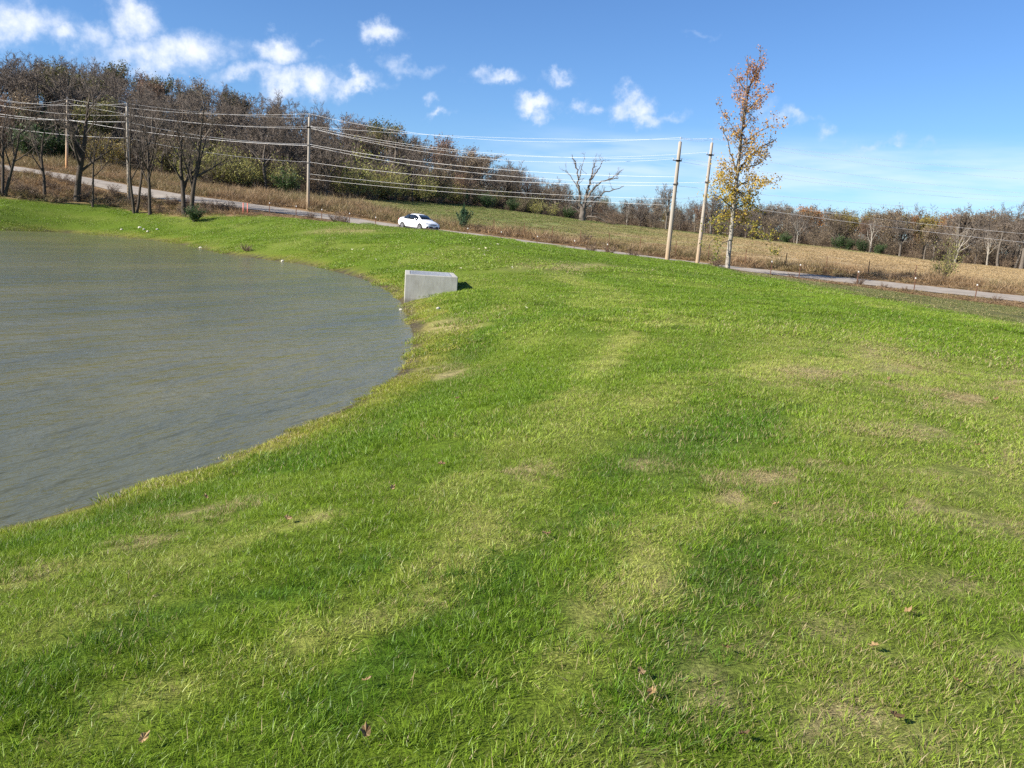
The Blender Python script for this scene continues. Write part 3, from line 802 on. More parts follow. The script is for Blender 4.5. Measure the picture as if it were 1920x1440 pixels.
def grass_mat(name, trans=.38, spec=.35, var=(.55, 1.5), straw=((.33, .26, .11), (.46, .38, .19))):
    m, nt, b, out = new_mat(name)
    N, L = nt.nodes, nt.links
    at = N.new('ShaderNodeAttribute'); at.attribute_type = 'INSTANCER'; at.attribute_name = 'tint'
    dr = N.new('ShaderNodeAttribute'); dr.attribute_type = 'INSTANCER'; dr.attribute_name = 'dry'
    rn = N.new('ShaderNodeAttribute'); rn.attribute_name = 'rnd'
    lt = N.new('ShaderNodeMath'); lt.operation = 'LESS_THAN'; L.new(rn.outputs['Fac'], lt.inputs[0]); L.new(dr.outputs['Fac'], lt.inputs[1])
    # blade to blade variation, decorrelated from the dryness threshold
    fr = N.new('ShaderNodeMath'); fr.operation = 'MULTIPLY'; fr.inputs[1].default_value = 37.0; L.new(rn.outputs['Fac'], fr.inputs[0])
    f2 = N.new('ShaderNodeMath'); f2.operation = 'FRACT'; L.new(fr.outputs[0], f2.inputs[0])
    mr = N.new('ShaderNodeMapRange'); mr.inputs['To Min'].default_value = var[0]; mr.inputs['To Max'].default_value = var[1]; L.new(f2.outputs[0], mr.inputs['Value'])
    sc_ = N.new('ShaderNodeVectorMath'); sc_.operation = 'SCALE'; L.new(at.outputs['Color'], sc_.inputs[0]); L.new(mr.outputs[0], sc_.inputs['Scale'])
    sm = N.new('ShaderNodeMix'); sm.data_type = 'RGBA'; L.new(f2.outputs[0], sm.inputs['Factor']); sm.inputs[6].default_value = (*straw[0], 1); sm.inputs[7].default_value = (*straw[1], 1)
    mx = N.new('ShaderNodeMix'); mx.data_type = 'RGBA'; L.new(lt.outputs[0], mx.inputs['Factor']); L.new(sc_.outputs[0], mx.inputs[6]); L.new(sm.outputs[2], mx.inputs[7])
    L.new(mx.outputs[2], b.inputs['Base Color']); b.inputs['Roughness'].default_value = .45; b.inputs['Specular IOR Level'].default_value = spec
    t = N.new('ShaderNodeBsdfTranslucent'); L.new(mx.outputs[2], t.inputs['Color'])
    ms = N.new('ShaderNodeMixShader'); ms.inputs[0].default_value = trans; L.new(b.outputs[0], ms.inputs[1]); L.new(t.outputs[0], ms.inputs[2]); L.new(ms.outputs[0], out.inputs[0])
    return m

def eulers(nrm, yaw):
    t = np.stack([np.cos(yaw), np.sin(yaw), np.zeros_like(yaw)], 1)
    t = t - nrm * (t * nrm).sum(1)[:, None]; t /= np.linalg.norm(t, axis=1)[:, None]
    b = np.cross(nrm, t)
    return np.stack([np.arctan2(b[:, 2], nrm[:, 2]), -np.arcsin(np.clip(t[:, 2], -1, 1)), np.arctan2(t[:, 1], t[:, 0])], 1)

def scatter(name, protos, pts, rot, scale, tint, dry, label, cat):
    n = len(pts); rng = np.random.default_rng(len(name) + n)
    me = bpy.data.meshes.new(name)
    me.vertices.add(n); me.vertices.foreach_set('co', np.asarray(pts, np.float32).ravel())
    def att(k, typ, a, f):
        x = me.attributes.new(k, typ, 'POINT'); x.data.foreach_set(f, np.ascontiguousarray(a).ravel())
    att('rot', 'FLOAT_VECTOR', np.asarray(rot, np.float32), 'vector')
    att('siz', 'FLOAT_VECTOR', np.asarray(scale, np.float32), 'vector')
    att('tint', 'FLOAT_COLOR', np.concatenate([tint, np.ones((n, 1))], 1).astype(np.float32), 'color')
    att('dry', 'FLOAT', np.asarray(dry, np.float32), 'value')
    att('pick', 'INT', rng.integers(0, len(protos), n).astype(np.int32), 'value')
    me.update()
    ng = bpy.data.node_groups.new(name, 'GeometryNodeTree')
    ng.interface.new_socket('Geometry', in_out='INPUT', socket_type='NodeSocketGeometry')
    ng.interface.new_socket('Geometry', in_out='OUTPUT', socket_type='NodeSocketGeometry')
    N, L = ng.nodes, ng.links
    gi, go = N.new('NodeGroupInput'), N.new('NodeGroupOutput')
    iop = N.new('GeometryNodeInstanceOnPoints')
    L.new(gi.outputs[0], iop.inputs['Points'])
    jn = N.new('GeometryNodeJoinGeometry')
    for p in protos:
        oi = N.new('GeometryNodeObjectInfo'); oi.inputs['Object'].default_value = p; oi.inputs['As Instance'].default_value = True
        L.new(oi.outputs['Geometry'], jn.inputs[0])
    L.new(jn.outputs[0], iop.inputs['Instance'])
    iop.inputs['Pick Instance'].default_value = True
    def na(k, dt, sock):
        a = N.new('GeometryNodeInputNamedAttribute'); a.data_type = dt; a.inputs['Name'].default_value = k
        L.new(a.outputs['Attribute'], sock)
    na('pick', 'INT', iop.inputs['Instance Index'])
    na('siz', 'FLOAT_VECTOR', iop.inputs['Scale'])
    a = N.new('GeometryNodeInputNamedAttribute'); a.data_type = 'FLOAT_VECTOR'; a.inputs['Name'].default_value = 'rot'
    er = N.new('FunctionNodeEulerToRotation'); L.new(a.outputs['Attribute'], er.inputs[0]); L.new(er.outputs[0], iop.inputs['Rotation'])
    L.new(iop.outputs[0], go.inputs[0])
    o = link(name, me)
    md = o.modifiers.new('scatter', 'NODES'); md.node_group = ng
    return tag(o, label, cat, kind='stuff')

def cells(x0, x1, y0, y1, c, seed, keep, jit=.75):
    rng = np.random.default_rng(seed)
    X, Y = np.meshgrid(np.arange(x0, x1, c), np.arange(y0, y1, c)); X = X.ravel(); Y = Y.ravel()
    X = X + rng.uniform(-jit, jit, len(X)) * c; Y = Y + rng.uniform(-jit, jit, len(Y)) * c
    k = keep(X, Y); return X[k], Y[k], rng

def normals(x, y, e=.15):
    a = ground(np.concatenate([x, x + e, x]), np.concatenate([y, y, y + e])); n = len(x)
    dzx, dzy = (a[n:2 * n] - a[:n]) / e, (a[2 * n:] - a[:n]) / e
    v = np.stack([-dzx, -dzy, np.ones(n)], 1); return a[:n], v / np.linalg.norm(v, axis=1)[:, None]

GRASS = grass_mat('lawn_grass')
def lawn_layer(name, r0, r1, cell, protos, seed, label, hs=1.0, az=.88):
    def keep(X, Y):
        r = np.hypot(X, Y)
        k = (r >= r0) & (r < r1) & ((np.abs(np.arctan2(X, Y)) < az) | (r < 3)) & (r < lawn_edge(X, Y) + .3)
        idx = np.where(k)[0]; sd, _ = shore_sd(X[idx], Y[idx]); k[idx] = sd > .02 + .38 * vnoise(X[idx] * .8, Y[idx] * .8, 6) ** 1.5
        return k
    X, Y, rng = cells(-min(r1, 62), min(r1, 60), -2 if r0 == 0 else 0, r1, cell, seed, keep, .42)
    sd, arc = shore_sd(X, Y)
    z, nr = normals(X, Y)
    t, dry, hg, st = lawn_fields(X, Y, sd, arc)
    ok = rng.random(len(X)) > st * .5
    n = len(X)
    t = t * rng.uniform(.88, 1.12, (n, 1))
    s = rng.uniform(.9, 1.15, n)
    sc3 = np.stack([s, s, s * hg * hs * rng.uniform(.8, 1.2, n)], 1)
    scatter(name, protos, np.stack([X, Y, z], 1)[ok], eulers(nr, rng.uniform(-1.1, 1.1, n))[ok], sc3[ok], t[ok], dry[ok], label, 'grass')

lawn_layer('lawn_grass', 0, 7.0, .30, [blade_patch('grass_tuft', 100 + i, 1150, .42, .038, .28, .0032, GRASS, .62, .35, tr=.02, bias=.16) for i in range(7)], 1, 'green lawn grass in the foreground with straw patches', az=.95)
lawn_layer('lawn_grass', 7.0, 15.5, .5, [blade_patch('grass_tuft', 110 + i, 1400, .72, .040, .28, .0052, GRASS, .62, .35, tuft=10, tr=.035, bias=.16) for i in range(6)], 2, 'green lawn grass in the middle of the slope')
lawn_layer('lawn_grass', 15.5, 34, 1.0, [blade_patch('grass_tuft', 120 + i, 1500, 1.4, .052, .28, .011, GRASS, .7, .4, tuft=6, tr=.06) for i in range(5)], 3, 'green lawn grass around the concrete inlet')
lawn_layer('lawn_grass', 34, 100, 2.0, [blade_patch('grass_tuft', 130 + i, 2000, 2.7, .048, .26, .023, GRASS, .6, .4, tuft=4, tr=.1) for i in range(5)], 4, 'green lawn grass on the far bank of the pond')

# coarse single blades and taller tufts that break up the near lawn
def keep_(X, Y):
    r = np.hypot(X, Y); return (r < 16) & (np.abs(np.arctan2(X, Y)) < .9) & (shore_sd(X, Y)[0] > .05)
X, Y, rng = cells(-11, 12, 0, 16, .75, 9, keep_)
k = rng.random(len(X)) < .03 + .16 * (vnoise(X * .7, Y * .7, 5) > .7); X, Y = X[k], Y[k]
sd, arc = shore_sd(X, Y); z, nr = normals(X, Y); t, dry, hg, st = lawn_fields(X, Y, sd, arc); n = len(X)
s = rng.uniform(.7, 1.3, n)
scatter('tall_grass_tufts', [blade_patch('coarse_tuft', 140 + i, 14, .16, .08, .3, .0045, GRASS, .9, .9, True) for i in range(5)], np.stack([X, Y, z], 1), eulers(nr, rng.uniform(0, 6.28, n)),
        np.stack([s, s, s], 1), t * 1.1, dry * .2, 'coarser taller grass tufts standing out of the near lawn', 'grass')

# water-edge fringe
i0 = rng = np.random.default_rng(5)
A_ = SH; nxt = np.roll(SH, -1, 0); P_ = []
for a, b_ in zip(A_, nxt):
    m_ = (a + b_) / 2
    rr = np.hypot(*m_)
    if abs(math.atan2(m_[0], m_[1])) > .95 or rr > 95 or m_[1] < 2: continue
    step = .16 if rr < 20 else .35
    for t_ in np.arange(0, 1, step / max(np.hypot(*(b_ - a)), 1e-3)):
        q = a + (b_ - a) * t_; P_.append(q)
P_ = np.array(P_); P_ = P_ + i0.normal(size=P_.shape) * .10
P_ = P_ + 0
sd, arc = shore_sd(P_[:, 0], P_[:, 1]); kk = (sd > -.05) & (i0.random(len(P_)) < .35 + .75 * vnoise(P_[:, 0] * .8, P_[:, 1] * .8, 2)); P_ = P_[kk]; sd = sd[kk]
X, Y = P_[:, 0], P_[:, 1]; z, nr = normals(X, Y); n = len(X)
big = np.where(np.hypot(X, Y) > 22, 1.0, .6) * i0.uniform(.5, 1.25, n) * (.6 + .7 * vnoise(X * .9, Y * .9, 2))
tt = G_YEL * .75 + (G_MID - G_YEL) * i0.random((n, 1)) * .8
scatter('shore_grass', [blade_patch('shore_tuft', 150 + i, 40, .26, .10, .4, .007, GRASS, .9, .6, True) for i in range(4)], np.stack([X, Y, z], 1), eulers(nr, i0.uniform(0, 6.28, n)),
        np.stack([big, big, big * .9], 1), tt, .35 + .3 * i0.random(n), 'yellowing grass fringe along the edge of the pond', 'grass')

# tall dry growth on both road verges, lower rough grass over the field and on the slope under the wood
DRYG = grass_mat('dry_verge_grass', trans=.25, spec=.2, straw=((.30, .19, .10), (.46, .34, .19)))
def verge(X, Y):
    r = np.hypot(X, Y); ro = road_off(X, Y); az = np.arctan2(X, Y)
    return (np.abs(az) < .82) & (r > lawn_edge(X, Y) + .2) & (ro < np.where(az < -.15, 19, 9) + 5 * (fbm(X * .15, Y * .15, 3) - .5)) & (np.abs(ro) > 3.2)
X, Y, rng = cells(-95, 75, 40, 145, .85, 21, verge)
k = rng.random(len(X)) < .92; X, Y = X[k], Y[k]
n = len(X); z, nr = normals(X, Y); ro = road_off(X, Y); az = np.arctan2(X, Y)
hh = (.45 + 1.1 * fbm(X * .3, Y * .3, 8) ** 1.5) * np.where(ro > 0, sstep(3.0, 5.5, ro) * .9 + .2, .62) * rng.uniform(.6, 1.3, n)
hh = np.where((ro < 0) & (az > -.33), hh * .34, hh)
hh = np.where((ro < 0) & (az > .33), hh * 1.6, hh)
hh = np.where((ro < 0) & (az < -.33), hh * 1.3, hh)
tt = land_color(X, Y) * rng.uniform(.6, 1.4, (n, 1)) * (.7 + .6 * fbm(X * .5, Y * .5, 12))[:, None]
gr_ = (fbm(X * .25, Y * .25, 44) > .56)[:, None]
tt = np.where(gr_, tt * .6 + np.array([.10, .12, .035]) * .5, tt)
scatter('verge_grass', [blade_patch('dry_tuft', 160 + i, 120, 1.7, .62, .35, .028, DRYG, .55, .5, True) for i in range(6)], np.stack([X, Y, z], 1), eulers(nr * .3 + np.array([0, 0, .7]), rng.uniform(0, 6.28, n)),
        np.stack([np.ones(n), np.ones(n), hh], 1), tt, .25 + .35 * rng.random(n) * (1 - gr_[:, 0] * .6), 'tall dry brown grass along both sides of the road', 'dry grass')
FIELDG = grass_mat('field_grass_blades', trans=.3, spec=.1, var=(.8, 1.2), straw=((.34, .26, .14), (.44, .34, .19)))
def field(X, Y):
    ro = road_off(X, Y); az = np.arctan2(X, Y); r = np.hypot(X, Y)
    return (np.abs(az) < .8) & (ro > 7) & (r < wood_edge(X, Y) + 4)
X, Y, rng = cells(-95, 120, 60, 175, 2.0, 22, field, 1.0)
n = len(X); z, nr = normals(X, Y)
tt = land_color(X, Y) * 1.12 * rng.uniform(.95, 1.05, (n, 1)); hh = rng.uniform(.75, 1.2, n) * (.7 + .6 * fbm(X * .15, Y * .15, 18))
scatter('field_grass', [blade_patch('field_tuft', 170 + i, 700, 4.0, .12, .4, .03, FIELDG, .8, .5, True) for i in range(5)], np.stack([X, Y, z], 1), eulers(nr, rng.uniform(0, 6.28, n)),
        np.stack([np.ones(n), np.ones(n), hh], 1), tt, .12 + .2 * rng.random(n), 'rough grass over the field between the road and the wood', 'field grass')

# ------------------------------------------------------------------ box / tube helpers for made things
class MB:
    def __init__(s): s.v, s.f = [], []
    def add(s, v, f):
        n = len(s.v); s.v += [tuple(map(float, q)) for q in v]; s.f += [tuple(i + n for i in q) for q in f]; return s
    def box(s, x0, x1, y0, y1, z0, z1):
        return s.add([(x0, y0, z0), (x1, y0, z0), (x1, y1, z0), (x0, y1, z0), (x0, y0, z1), (x1, y0, z1), (x1, y1, z1), (x0, y1, z1)],
                     [(0, 3, 2, 1), (4, 5, 6, 7), (0, 1, 5, 4), (1, 2, 6, 5), (2, 3, 7, 6), (3, 0, 4, 7)])
    def cyl(s, a, b, r0, r1=None, n=12, caps=True):
        a, b = Vector(a), Vector(b); r1 = r0 if r1 is None else r1
        q = (b - a).to_track_quat('Z', 'Y'); v = []
        for c, r in ((a, r0), (b, r1)):
            for k in range(n):
                t = 2 * math.pi * k / n; v.append(c + q @ Vector((math.cos(t) * r, math.sin(t) * r, 0)))
        f = [(k, (k + 1) % n, n + (k + 1) % n, n + k) for k in range(n)]
        if caps: f += [tuple(range(n - 1, -1, -1)), tuple(range(n, 2 * n))]
        return s.add(v, f)
    def lathe(s, prof, n=24, axis='Z', c=(0, 0, 0)):
        v = []
        for r, h in prof:
            for k in range(n):
                t = 2 * math.pi * k / n; x, y = math.cos(t) * r, math.sin(t) * r
                p = (x, y, h) if axis == 'Z' else (x, h, y)
                v.append((p[0] + c[0], p[1] + c[1], p[2] + c[2]))
        f = []
        for i in range(len(prof) - 1):
            for k in range(n):
                q = (i * n + k, i * n + (k + 1) % n, (i + 1) * n + (k + 1) % n, (i + 1) * n + k)
                f.append(q if axis == 'Z' else q[::-1])
        return s.add(v, f)
    def build(s, name, mat, parent=None, smooth=False, bevel=0, seg=2):
        o = mesh_obj(name, s.v, s.f, mat, parent, smooth)
        if bevel:
            m = o.modifiers.new('bevel', 'BEVEL'); m.width = bevel; m.segments = seg; m.limit_method = 'ANGLE'
        return o

# ------------------------------------------------------------------ concrete inlet box at the water's edge
conc = ramp_mat('concrete', (.33, .315, .27), (.46, .44, .385), scale=2.2, detail=10, rough=.9, bump=.06, bscale=12, c3=(.40, .385, .335))
def weather(mat):
    # waterline stain and run marks that belong to the concrete itself
    nt = mat.node_tree; N, L = nt.nodes, nt.links
    b = [n for n in N if n.type == 'BSDF_PRINCIPLED'][0]; src = b.inputs['Base Color'].links[0].from_socket
    tc = N.new('ShaderNodeTexCoord'); sp = N.new('ShaderNodeSeparateXYZ'); L.new(tc.outputs['Object'], sp.inputs[0])
    mp = N.new('ShaderNodeMapping'); mp.inputs['Scale'].default_value = (5, 5, .9); L.new(tc.outputs['Object'], mp.inputs['Vector'])
    n = N.new('ShaderNodeTexNoise'); n.inputs['Scale'].default_value = 2.5; n.inputs['Detail'].default_value = 8; L.new(mp.outputs[0], n.inputs['Vector'])
    r = N.new('ShaderNodeMapRange'); r.inputs['From Min'].default_value = .50; r.inputs['From Max'].default_value = .72; r.inputs['To Max'].default_value = .35; L.new(n.outputs['Fac'], r.inputs['Value'])
    ad = N.new('ShaderNodeMath'); ad.operation = 'MULTIPLY_ADD'; ad.inputs[1].default_value = -.35; L.new(n.outputs['Fac'], ad.inputs[0]); L.new(sp.outputs['Z'], ad.inputs[2])
    w = N.new('ShaderNodeMapRange'); w.inputs['From Min'].default_value = .96; w.inputs['From Max'].default_value = .84; w.inputs['To Max'].default_value = .8; L.new(ad.outputs[0], w.inputs['Value'])
    mx = N.new('ShaderNodeMath'); mx.operation = 'MAXIMUM'; L.new(r.outputs[0], mx.inputs[0]); L.new(w.outputs[0], mx.inputs[1])
    m = N.new('ShaderNodeMix'); m.data_type = 'RGBA'; L.new(mx.outputs[0], m.inputs['Factor']); L.new(src, m.inputs[6]); m.inputs[7].default_value = (.19, .165, .12, 1)
    L.new(m.outputs[2], b.inputs['Base Color'])
weather(conc)
grate_m = ramp_mat('galvanised_grate', (.33, .35, .37), (.44, .46, .48), scale=8, rough=.6, metallic=.25)
pf = on_plane(757, 571, WZ); pr_ = P(858, 550, 0); v_ = ray(858, 518)
# front left top and front right top share one height
dF = np.hypot(pf[0], pf[1]); ztop = P(760, 513.5, dF)[2]
fl = on_plane(760, 513.5, ztop); fr = on_plane(858, 519, ztop); bl = on_plane(762, 506.5, ztop); br = on_plane(850, 511.5, ztop)
ang = math.atan2(fr[1] - fl[1], fr[0] - fl[0]); wid = float(np.hypot(*(fr - fl)[:2])); dep = 2.6
print('inlet', wid, dep, ztop - WZ, math.degrees(ang), bl, br)
ang = max(min(ang, .14), -.14)
inlet = empty('drainage_inlet', (fl[0], fl[1], WZ - .9), ang)
tag(inlet, 'pale concrete inlet box with a grated top standing at the edge of the pond', 'drain inlet')
H_ = ztop - WZ + .9; th = .17
m = MB()
m.box(0, wid, 0, th, 0, H_ - .004); m.box(0, wid, dep - th, dep, 0, H_ - .004); m.box(0, th, th, dep - th, 0, H_ - .004); m.box(wid - th, wid, th, dep - th, 0, H_ - .004)
m.build('walls', conc, inlet, bevel=.018)
g = MB()
for k in range(40):
    x = th + .02 + (wid - 2 * th - .04) * k / 39; g.box(x - .008, x + .008, th, dep - th, H_ - .06, H_ - .006)
for k in range(7):
    y = th + (dep - 2 * th) * (k + .5) / 7; g.box(th, wid - th, y - .012, y + .012, H_ - .06, H_ - .010)
g.build('grate', grate_m, inlet)
r_ = MB(); e = .045
r_.box(th - .0, wid - th, th, th + e, H_ - .07, H_ - .006); r_.box(th, wid - th, dep - th - e, dep - th, H_ - .07, H_ - .006)
r_.box(th, th + e, th + e, dep - th - e, H_ - .07, H_ - .006); r_.box(wid - th - e, wid - th, th + e, dep - th - e, H_ - .07, H_ - .006)
r_.build('grate_frame', grate_m, inlet)

# ------------------------------------------------------------------ utility poles and their wires
def pole_mat(name, lo, hi, base):
    m_, nt, b, out = new_mat(name)
    N, L = nt.nodes, nt.links
    tc = N.new('ShaderNodeTexCoord'); mp = N.new('ShaderNodeMapping'); mp.inputs['Scale'].default_value = (6, 6, .5); L.new(tc.outputs['Object'], mp.inputs['Vector'])
    n = N.new('ShaderNodeTexNoise'); n.inputs['Scale'].default_value = 3; n.inputs['Detail'].default_value = 8; L.new(mp.outputs[0], n.inputs['Vector'])
    r = N.new('ShaderNodeMix'); r.data_type = 'RGBA'; L.new(n.outputs['Fac'], r.inputs['Factor']); r.inputs[6].default_value = (*lo, 1); r.inputs[7].default_value = (*hi, 1)
    # treated lower part of the pole keeps its orange-brown colour
    sp = N.new('ShaderNodeSeparateXYZ'); L.new(tc.outputs['Object'], sp.inputs[0])
    ad = N.new('ShaderNodeMath'); ad.operation = 'ADD'; L.new(sp.outputs['Z'], ad.inputs[0]); L.new(n.outputs['Fac'], ad.inputs[1])
    mr = N.new('ShaderNodeMapRange'); mr.inputs['From Min'].default_value = 4.2; mr.inputs['From Max'].default_value = 1.2; mr.inputs['To Max'].default_value = .85; L.new(ad.outputs[0], mr.inputs['Value'])
    x = N.new('ShaderNodeMix'); x.data_type = 'RGBA'; L.new(mr.outputs[0], x.inputs['Factor']); L.new(r.outputs[2], x.inputs[6]); x.inputs[7].default_value = (*base, 1)
    L.new(x.outputs[2], b.inputs['Base Color']); b.inputs['Roughness'].default_value = .85
    bp = N.new('ShaderNodeBump'); bp.inputs['Strength'].default_value = .4; bp.inputs['Distance'].default_value = .01; L.new(n.outputs['Fac'], bp.inputs['Height']); L.new(bp.outputs[0], b.inputs['Normal'])
    return m_
POLE_A = pole_mat('weathered_pole', (.25, .215, .17), (.43, .385, .315), (.34, .24, .135))
POLE_O = pole_mat('orange_pole', (.40, .30, .20), (.52, .44, .34), (.55, .27, .09))
HARD = ramp_mat('pole_hardware', (.06, .055, .05), (.14, .13, .12), scale=9, rough=.6, metallic=.3)
PORC = ramp_mat('insulator_grey', (.35, .36, .38), (.5, .5, .52), scale=9, rough=.3)
WIREM = ramp_mat('wire_aluminium', (.74, .72, .68), (.84, .82, .78), scale=.2, rough=.6, metallic=.0, spec=.4)

def utility_pole(pxt, pyt, pxb, d, r0, r1, mat, label, brackets, group='utility poles along the road', deadend=False):
    """px of the foot column, ground distance d; the height comes from the top pixel"""
    b = gp(pxb, d)
    v = ray(pxt, pyt); ydep = b.y
    k = ydep / v[1]; top = Vector((v[0] * k, ydep, v[2] * k))
    lean = Vector((top.x - b.x, 0, top.z - b.z))
    root = empty('utility_pole', b); h = lean.length
    root.rotation_euler = (0, math.atan2(lean.x, lean.z), 0)
    tag(root, label, 'utility pole', group)
    m = MB()
    nseg = 6
    for i in range(nseg):
        a, c = i / nseg, (i + 1) / nseg
    m.lathe([(r0, -.6)] + [(r0 + (r1 - r0) * (i / 8), h * i / 8) for i in range(9)] + [(r1 * .6, h + .03), (0.001, h + .05)], 14)
    m.build('shaft', mat, root, smooth=True)
    q = MB(); q.cyl((0, 0, h), (0, 0, h + .22), .022, .022, 8); q.lathe([(.02, h + .2), (.055, h + .24), (.035, h + .3), (.055, h + .34), (.02, h + .40), (.001, h + .41)], 12)
    q.build('top_insulator', PORC, root, smooth=True)
    for zf, side, ln in brackets:
        z = h - zf; bm = MB()
        bm.box(min(0, side * ln), max(0, side * ln), -.03, .03, z - .03, z + .03)
        bm.box(-r0 * .95, r0 * .95, -r0 * .95, r0 * .95, z - .05, z + .05)
        bo = bm.build('bracket', HARD, root)
        im = MB(); im.lathe([(.02, z + .03), (.05, z + .06), (.03, z + .10), (.05, z + .14), (.02, z + .18), (.001, z + .19)], 10, c=(side * ln * .9, 0, 0))
        im.build('insulator', PORC, bo, smooth=True)
    bpy.context.view_layer.update()
    return root, h

pA = utility_pole(126, 188, 127, road_d(127, 7.5), .17, .11, POLE_O, 'utility pole with an orange foot across the road behind the bare trees', [(.3, 1, .35), (2.3, -1, .3)])
pB = utility_pole(238, 200, 242, road_d(242, -4.2), .17, .11, POLE_A, 'slim grey utility pole on the near roadside between the bare trees', [(.9, -1, .3), (3.0, 1, .25)])
pC = utility_pole(580, 220, 577, road_d(577, 4.6), .17, .12, POLE_A, 'pale straight utility pole across the road, in front of the autumn wood', [(1.0, -1, .35), (1.0, 1, .3), (2.8, 1, .25), (4.6, 1, .2)])
pD = utility_pole(1275.5, 266, 1254, 71.0, .20, .135, POLE_A, 'thick light brown pole, left one of the pair beside the tall yellowing tree', [(1.5, -1, .45), (1.5, 1, .3), (3.4, 1, .2)])
pE = utility_pole(1335, 268, 1311, 74.5, .18, .12, POLE_A, 'thinner pole between the thick light brown pole and the tall yellowing tree', [(1.0, -1, .35), (1.0, 1, .3), (3.3, -1, .2)])
pS = utility_pole(49, 172, 52, road_d(52, 22), .16, .11, POLE_A, 'small pale pole top showing through the bare treetops at the far left', [(1.0, 1, .3)])

def head(pt, dz):
    """a point on a pole dz metres under its top"""
    root, h = pt; return np.array(root.matrix_world @ Vector((0, 0, h - dz)))
def wire(pts, sag, rad, label):
    out = []
    for j, (a, b_) in enumerate(zip(pts[:-1], pts[1:])):
        a, b_ = np.array(a), np.array(b_); n = 14
        for i in range(n + (1 if j == len(pts) - 2 else 0)):
            t = i / n; p = a * (1 - t) + b_ * t; p[2] -= 4 * sag[j] * t * (1 - t); out.append(p)
    W = Wood(); W.tube(out, [rad] * len(out), 5, 0)
    me = W.mesh('power_wire', [WIREM])
    return tag(link('power_wire', me), label, 'power wire', 'wires strung between the utility poles')
R1 = .0085
def lwire(y0, d0=118): return P(-60, y0, d0)
FR = lambda y, d=118: P(2250, y, d)
Fl = np.array
wire([lwire(171, 120), head(pA, -.15), head(pC, -.35)], [.9, .7], R1, 'topmost wire from the far left to the head of the pale straight pole')
wire([lwire(176, 112), head(pB, -.3), head(pC, .05)], [.6, .3], R1, 'second wire from the far left passing over the slim grey pole')
wire([lwire(183, 112), head(pB, .8), head(pC, .9)], [.6, .4], R1, 'wire just under the head of the slim grey pole')
wire([lwire(186, 120), head(pA, .3), head(pC, 1.1)], [.7, .7], R1, 'wire just under the head of the pole with the orange foot')
wire([head(pC, -.35), head(pD, -.35)], [1.3], R1, 'topmost wire from the pale straight pole to the thick light brown pole')
wire([head(pC, .9), head(pE, -.35)], [.5], R1, 'wire reaching the head of the thinner pole from the left')
wire([head(pC, .9), head(pD, 1.5) + Fl([-.4, 0, .2])], [1.0], R1, 'left wire on the bracket of the thick light brown pole')
wire([head(pC, 1.1), head(pE, 1.0) + Fl([-.35, 0, .2])], [1.4], R1, 'left wire on the bracket of the thinner pole')
wire([head(pC, 1.0), head(pD, 1.5) + Fl([.3, 0, .2])], [1.5], R1, 'right wire on the bracket of the thick light brown pole')
wire([lwire(204, 115), head(pB, 1.45), head(pC, 2.7)], [.4, .5], .016, 'upper heavy cable from the far left past the slim grey pole')
wire([lwire(207, 122), head(pA, 2.2), head(pC, 2.85)], [.4, .5], .016, 'lower heavy cable from the far left past the pole with the orange foot')
wire([head(pC, 2.7), head(pD, 2.8)], [.75], .012, 'wire at mid height between the pale straight pole and the thick light brown pole')
wire([head(pC, 2.85), head(pE, 3.3)], [1.1], .012, 'wire at mid height between the pale straight pole and the thinner pole')
wire([lwire(226, 115), head(pB, 3.0), head(pC, 4.5), head(pD, 3.5), FR(400)], [.4, .4, .6, .8], .011, 'single low wire under the heavy cables')
wire([head(pC, 5.7), head(pD, 4.6), head(pE, 4.4), FR(462, 95)], [.4, .05, .5], .0085, 'upper of the two lowest wires crossing the field in front of the dead tree')
wire([head(pC, 6.2), head(pD, 5.1), head(pE, 4.9), FR(484, 95)], [.3, .05, .4], .0085, 'lower of the two lowest wires crossing the field in front of the dead tree')
wire([head(pD, -.35), head(pE, -.4), FR(330)], [.12, .9], R1, 'topmost wire running off to the right above the tall tree')
wire([head(pD, -.3), head(pE, -.32) + Fl([.1, 0, 0]), FR(342)], [.2, 1.2], R1, 'second topmost wire running off to the right')
wire([head(pE, 1.0) + Fl([.3, 0, .2]), FR(375)], [1.0], R1, 'middle wire running off to the right from the bracket of the thinner pole')
wire([head(pD, 1.5) + Fl([.3, 0, .2]), FR(368, 112)], [1.3], R1, 'upper paired wire running off to the right from the thick light brown pole')
wire([head(pD, 1.6) + Fl([-.4, 0, .1]), FR(379, 112)], [1.3], R1, 'lower paired wire running off to the right from the thick light brown pole')

# ------------------------------------------------------------------ white sedan on the road
paint = ramp_mat('white_car_paint', (.80, .80, .80), (.84, .84, .84), scale=1, rough=.22, spec=.6)
glass, nt, b, out = new_mat('tinted_car_glass'); b.inputs['Base Color'].default_value = (.012, .016, .02, 1); b.inputs['Roughness'].default_value = .06; b.inputs['Specular IOR Level'].default_value = .7
trim = ramp_mat('black_car_trim', (.015, .015, .016), (.03, .03, .032), scale=4, rough=.45)
rubber = ramp_mat('tyre_rubber', (.015, .015, .015), (.03, .03, .03), scale=10, rough=.85)
alloy = ramp_mat('alloy_rim', (.42, .42, .43), (.6, .6, .61), scale=4, rough=.3, metallic=.7)
lampm = ramp_mat('lamp_glass', (.45, .48, .52), (.7, .72, .75), scale=12, rough=.1, spec=.8)
redlamp = ramp_mat('red_lamp', (.35, .01, .01), (.5, .02, .015), scale=9, rough=.15)

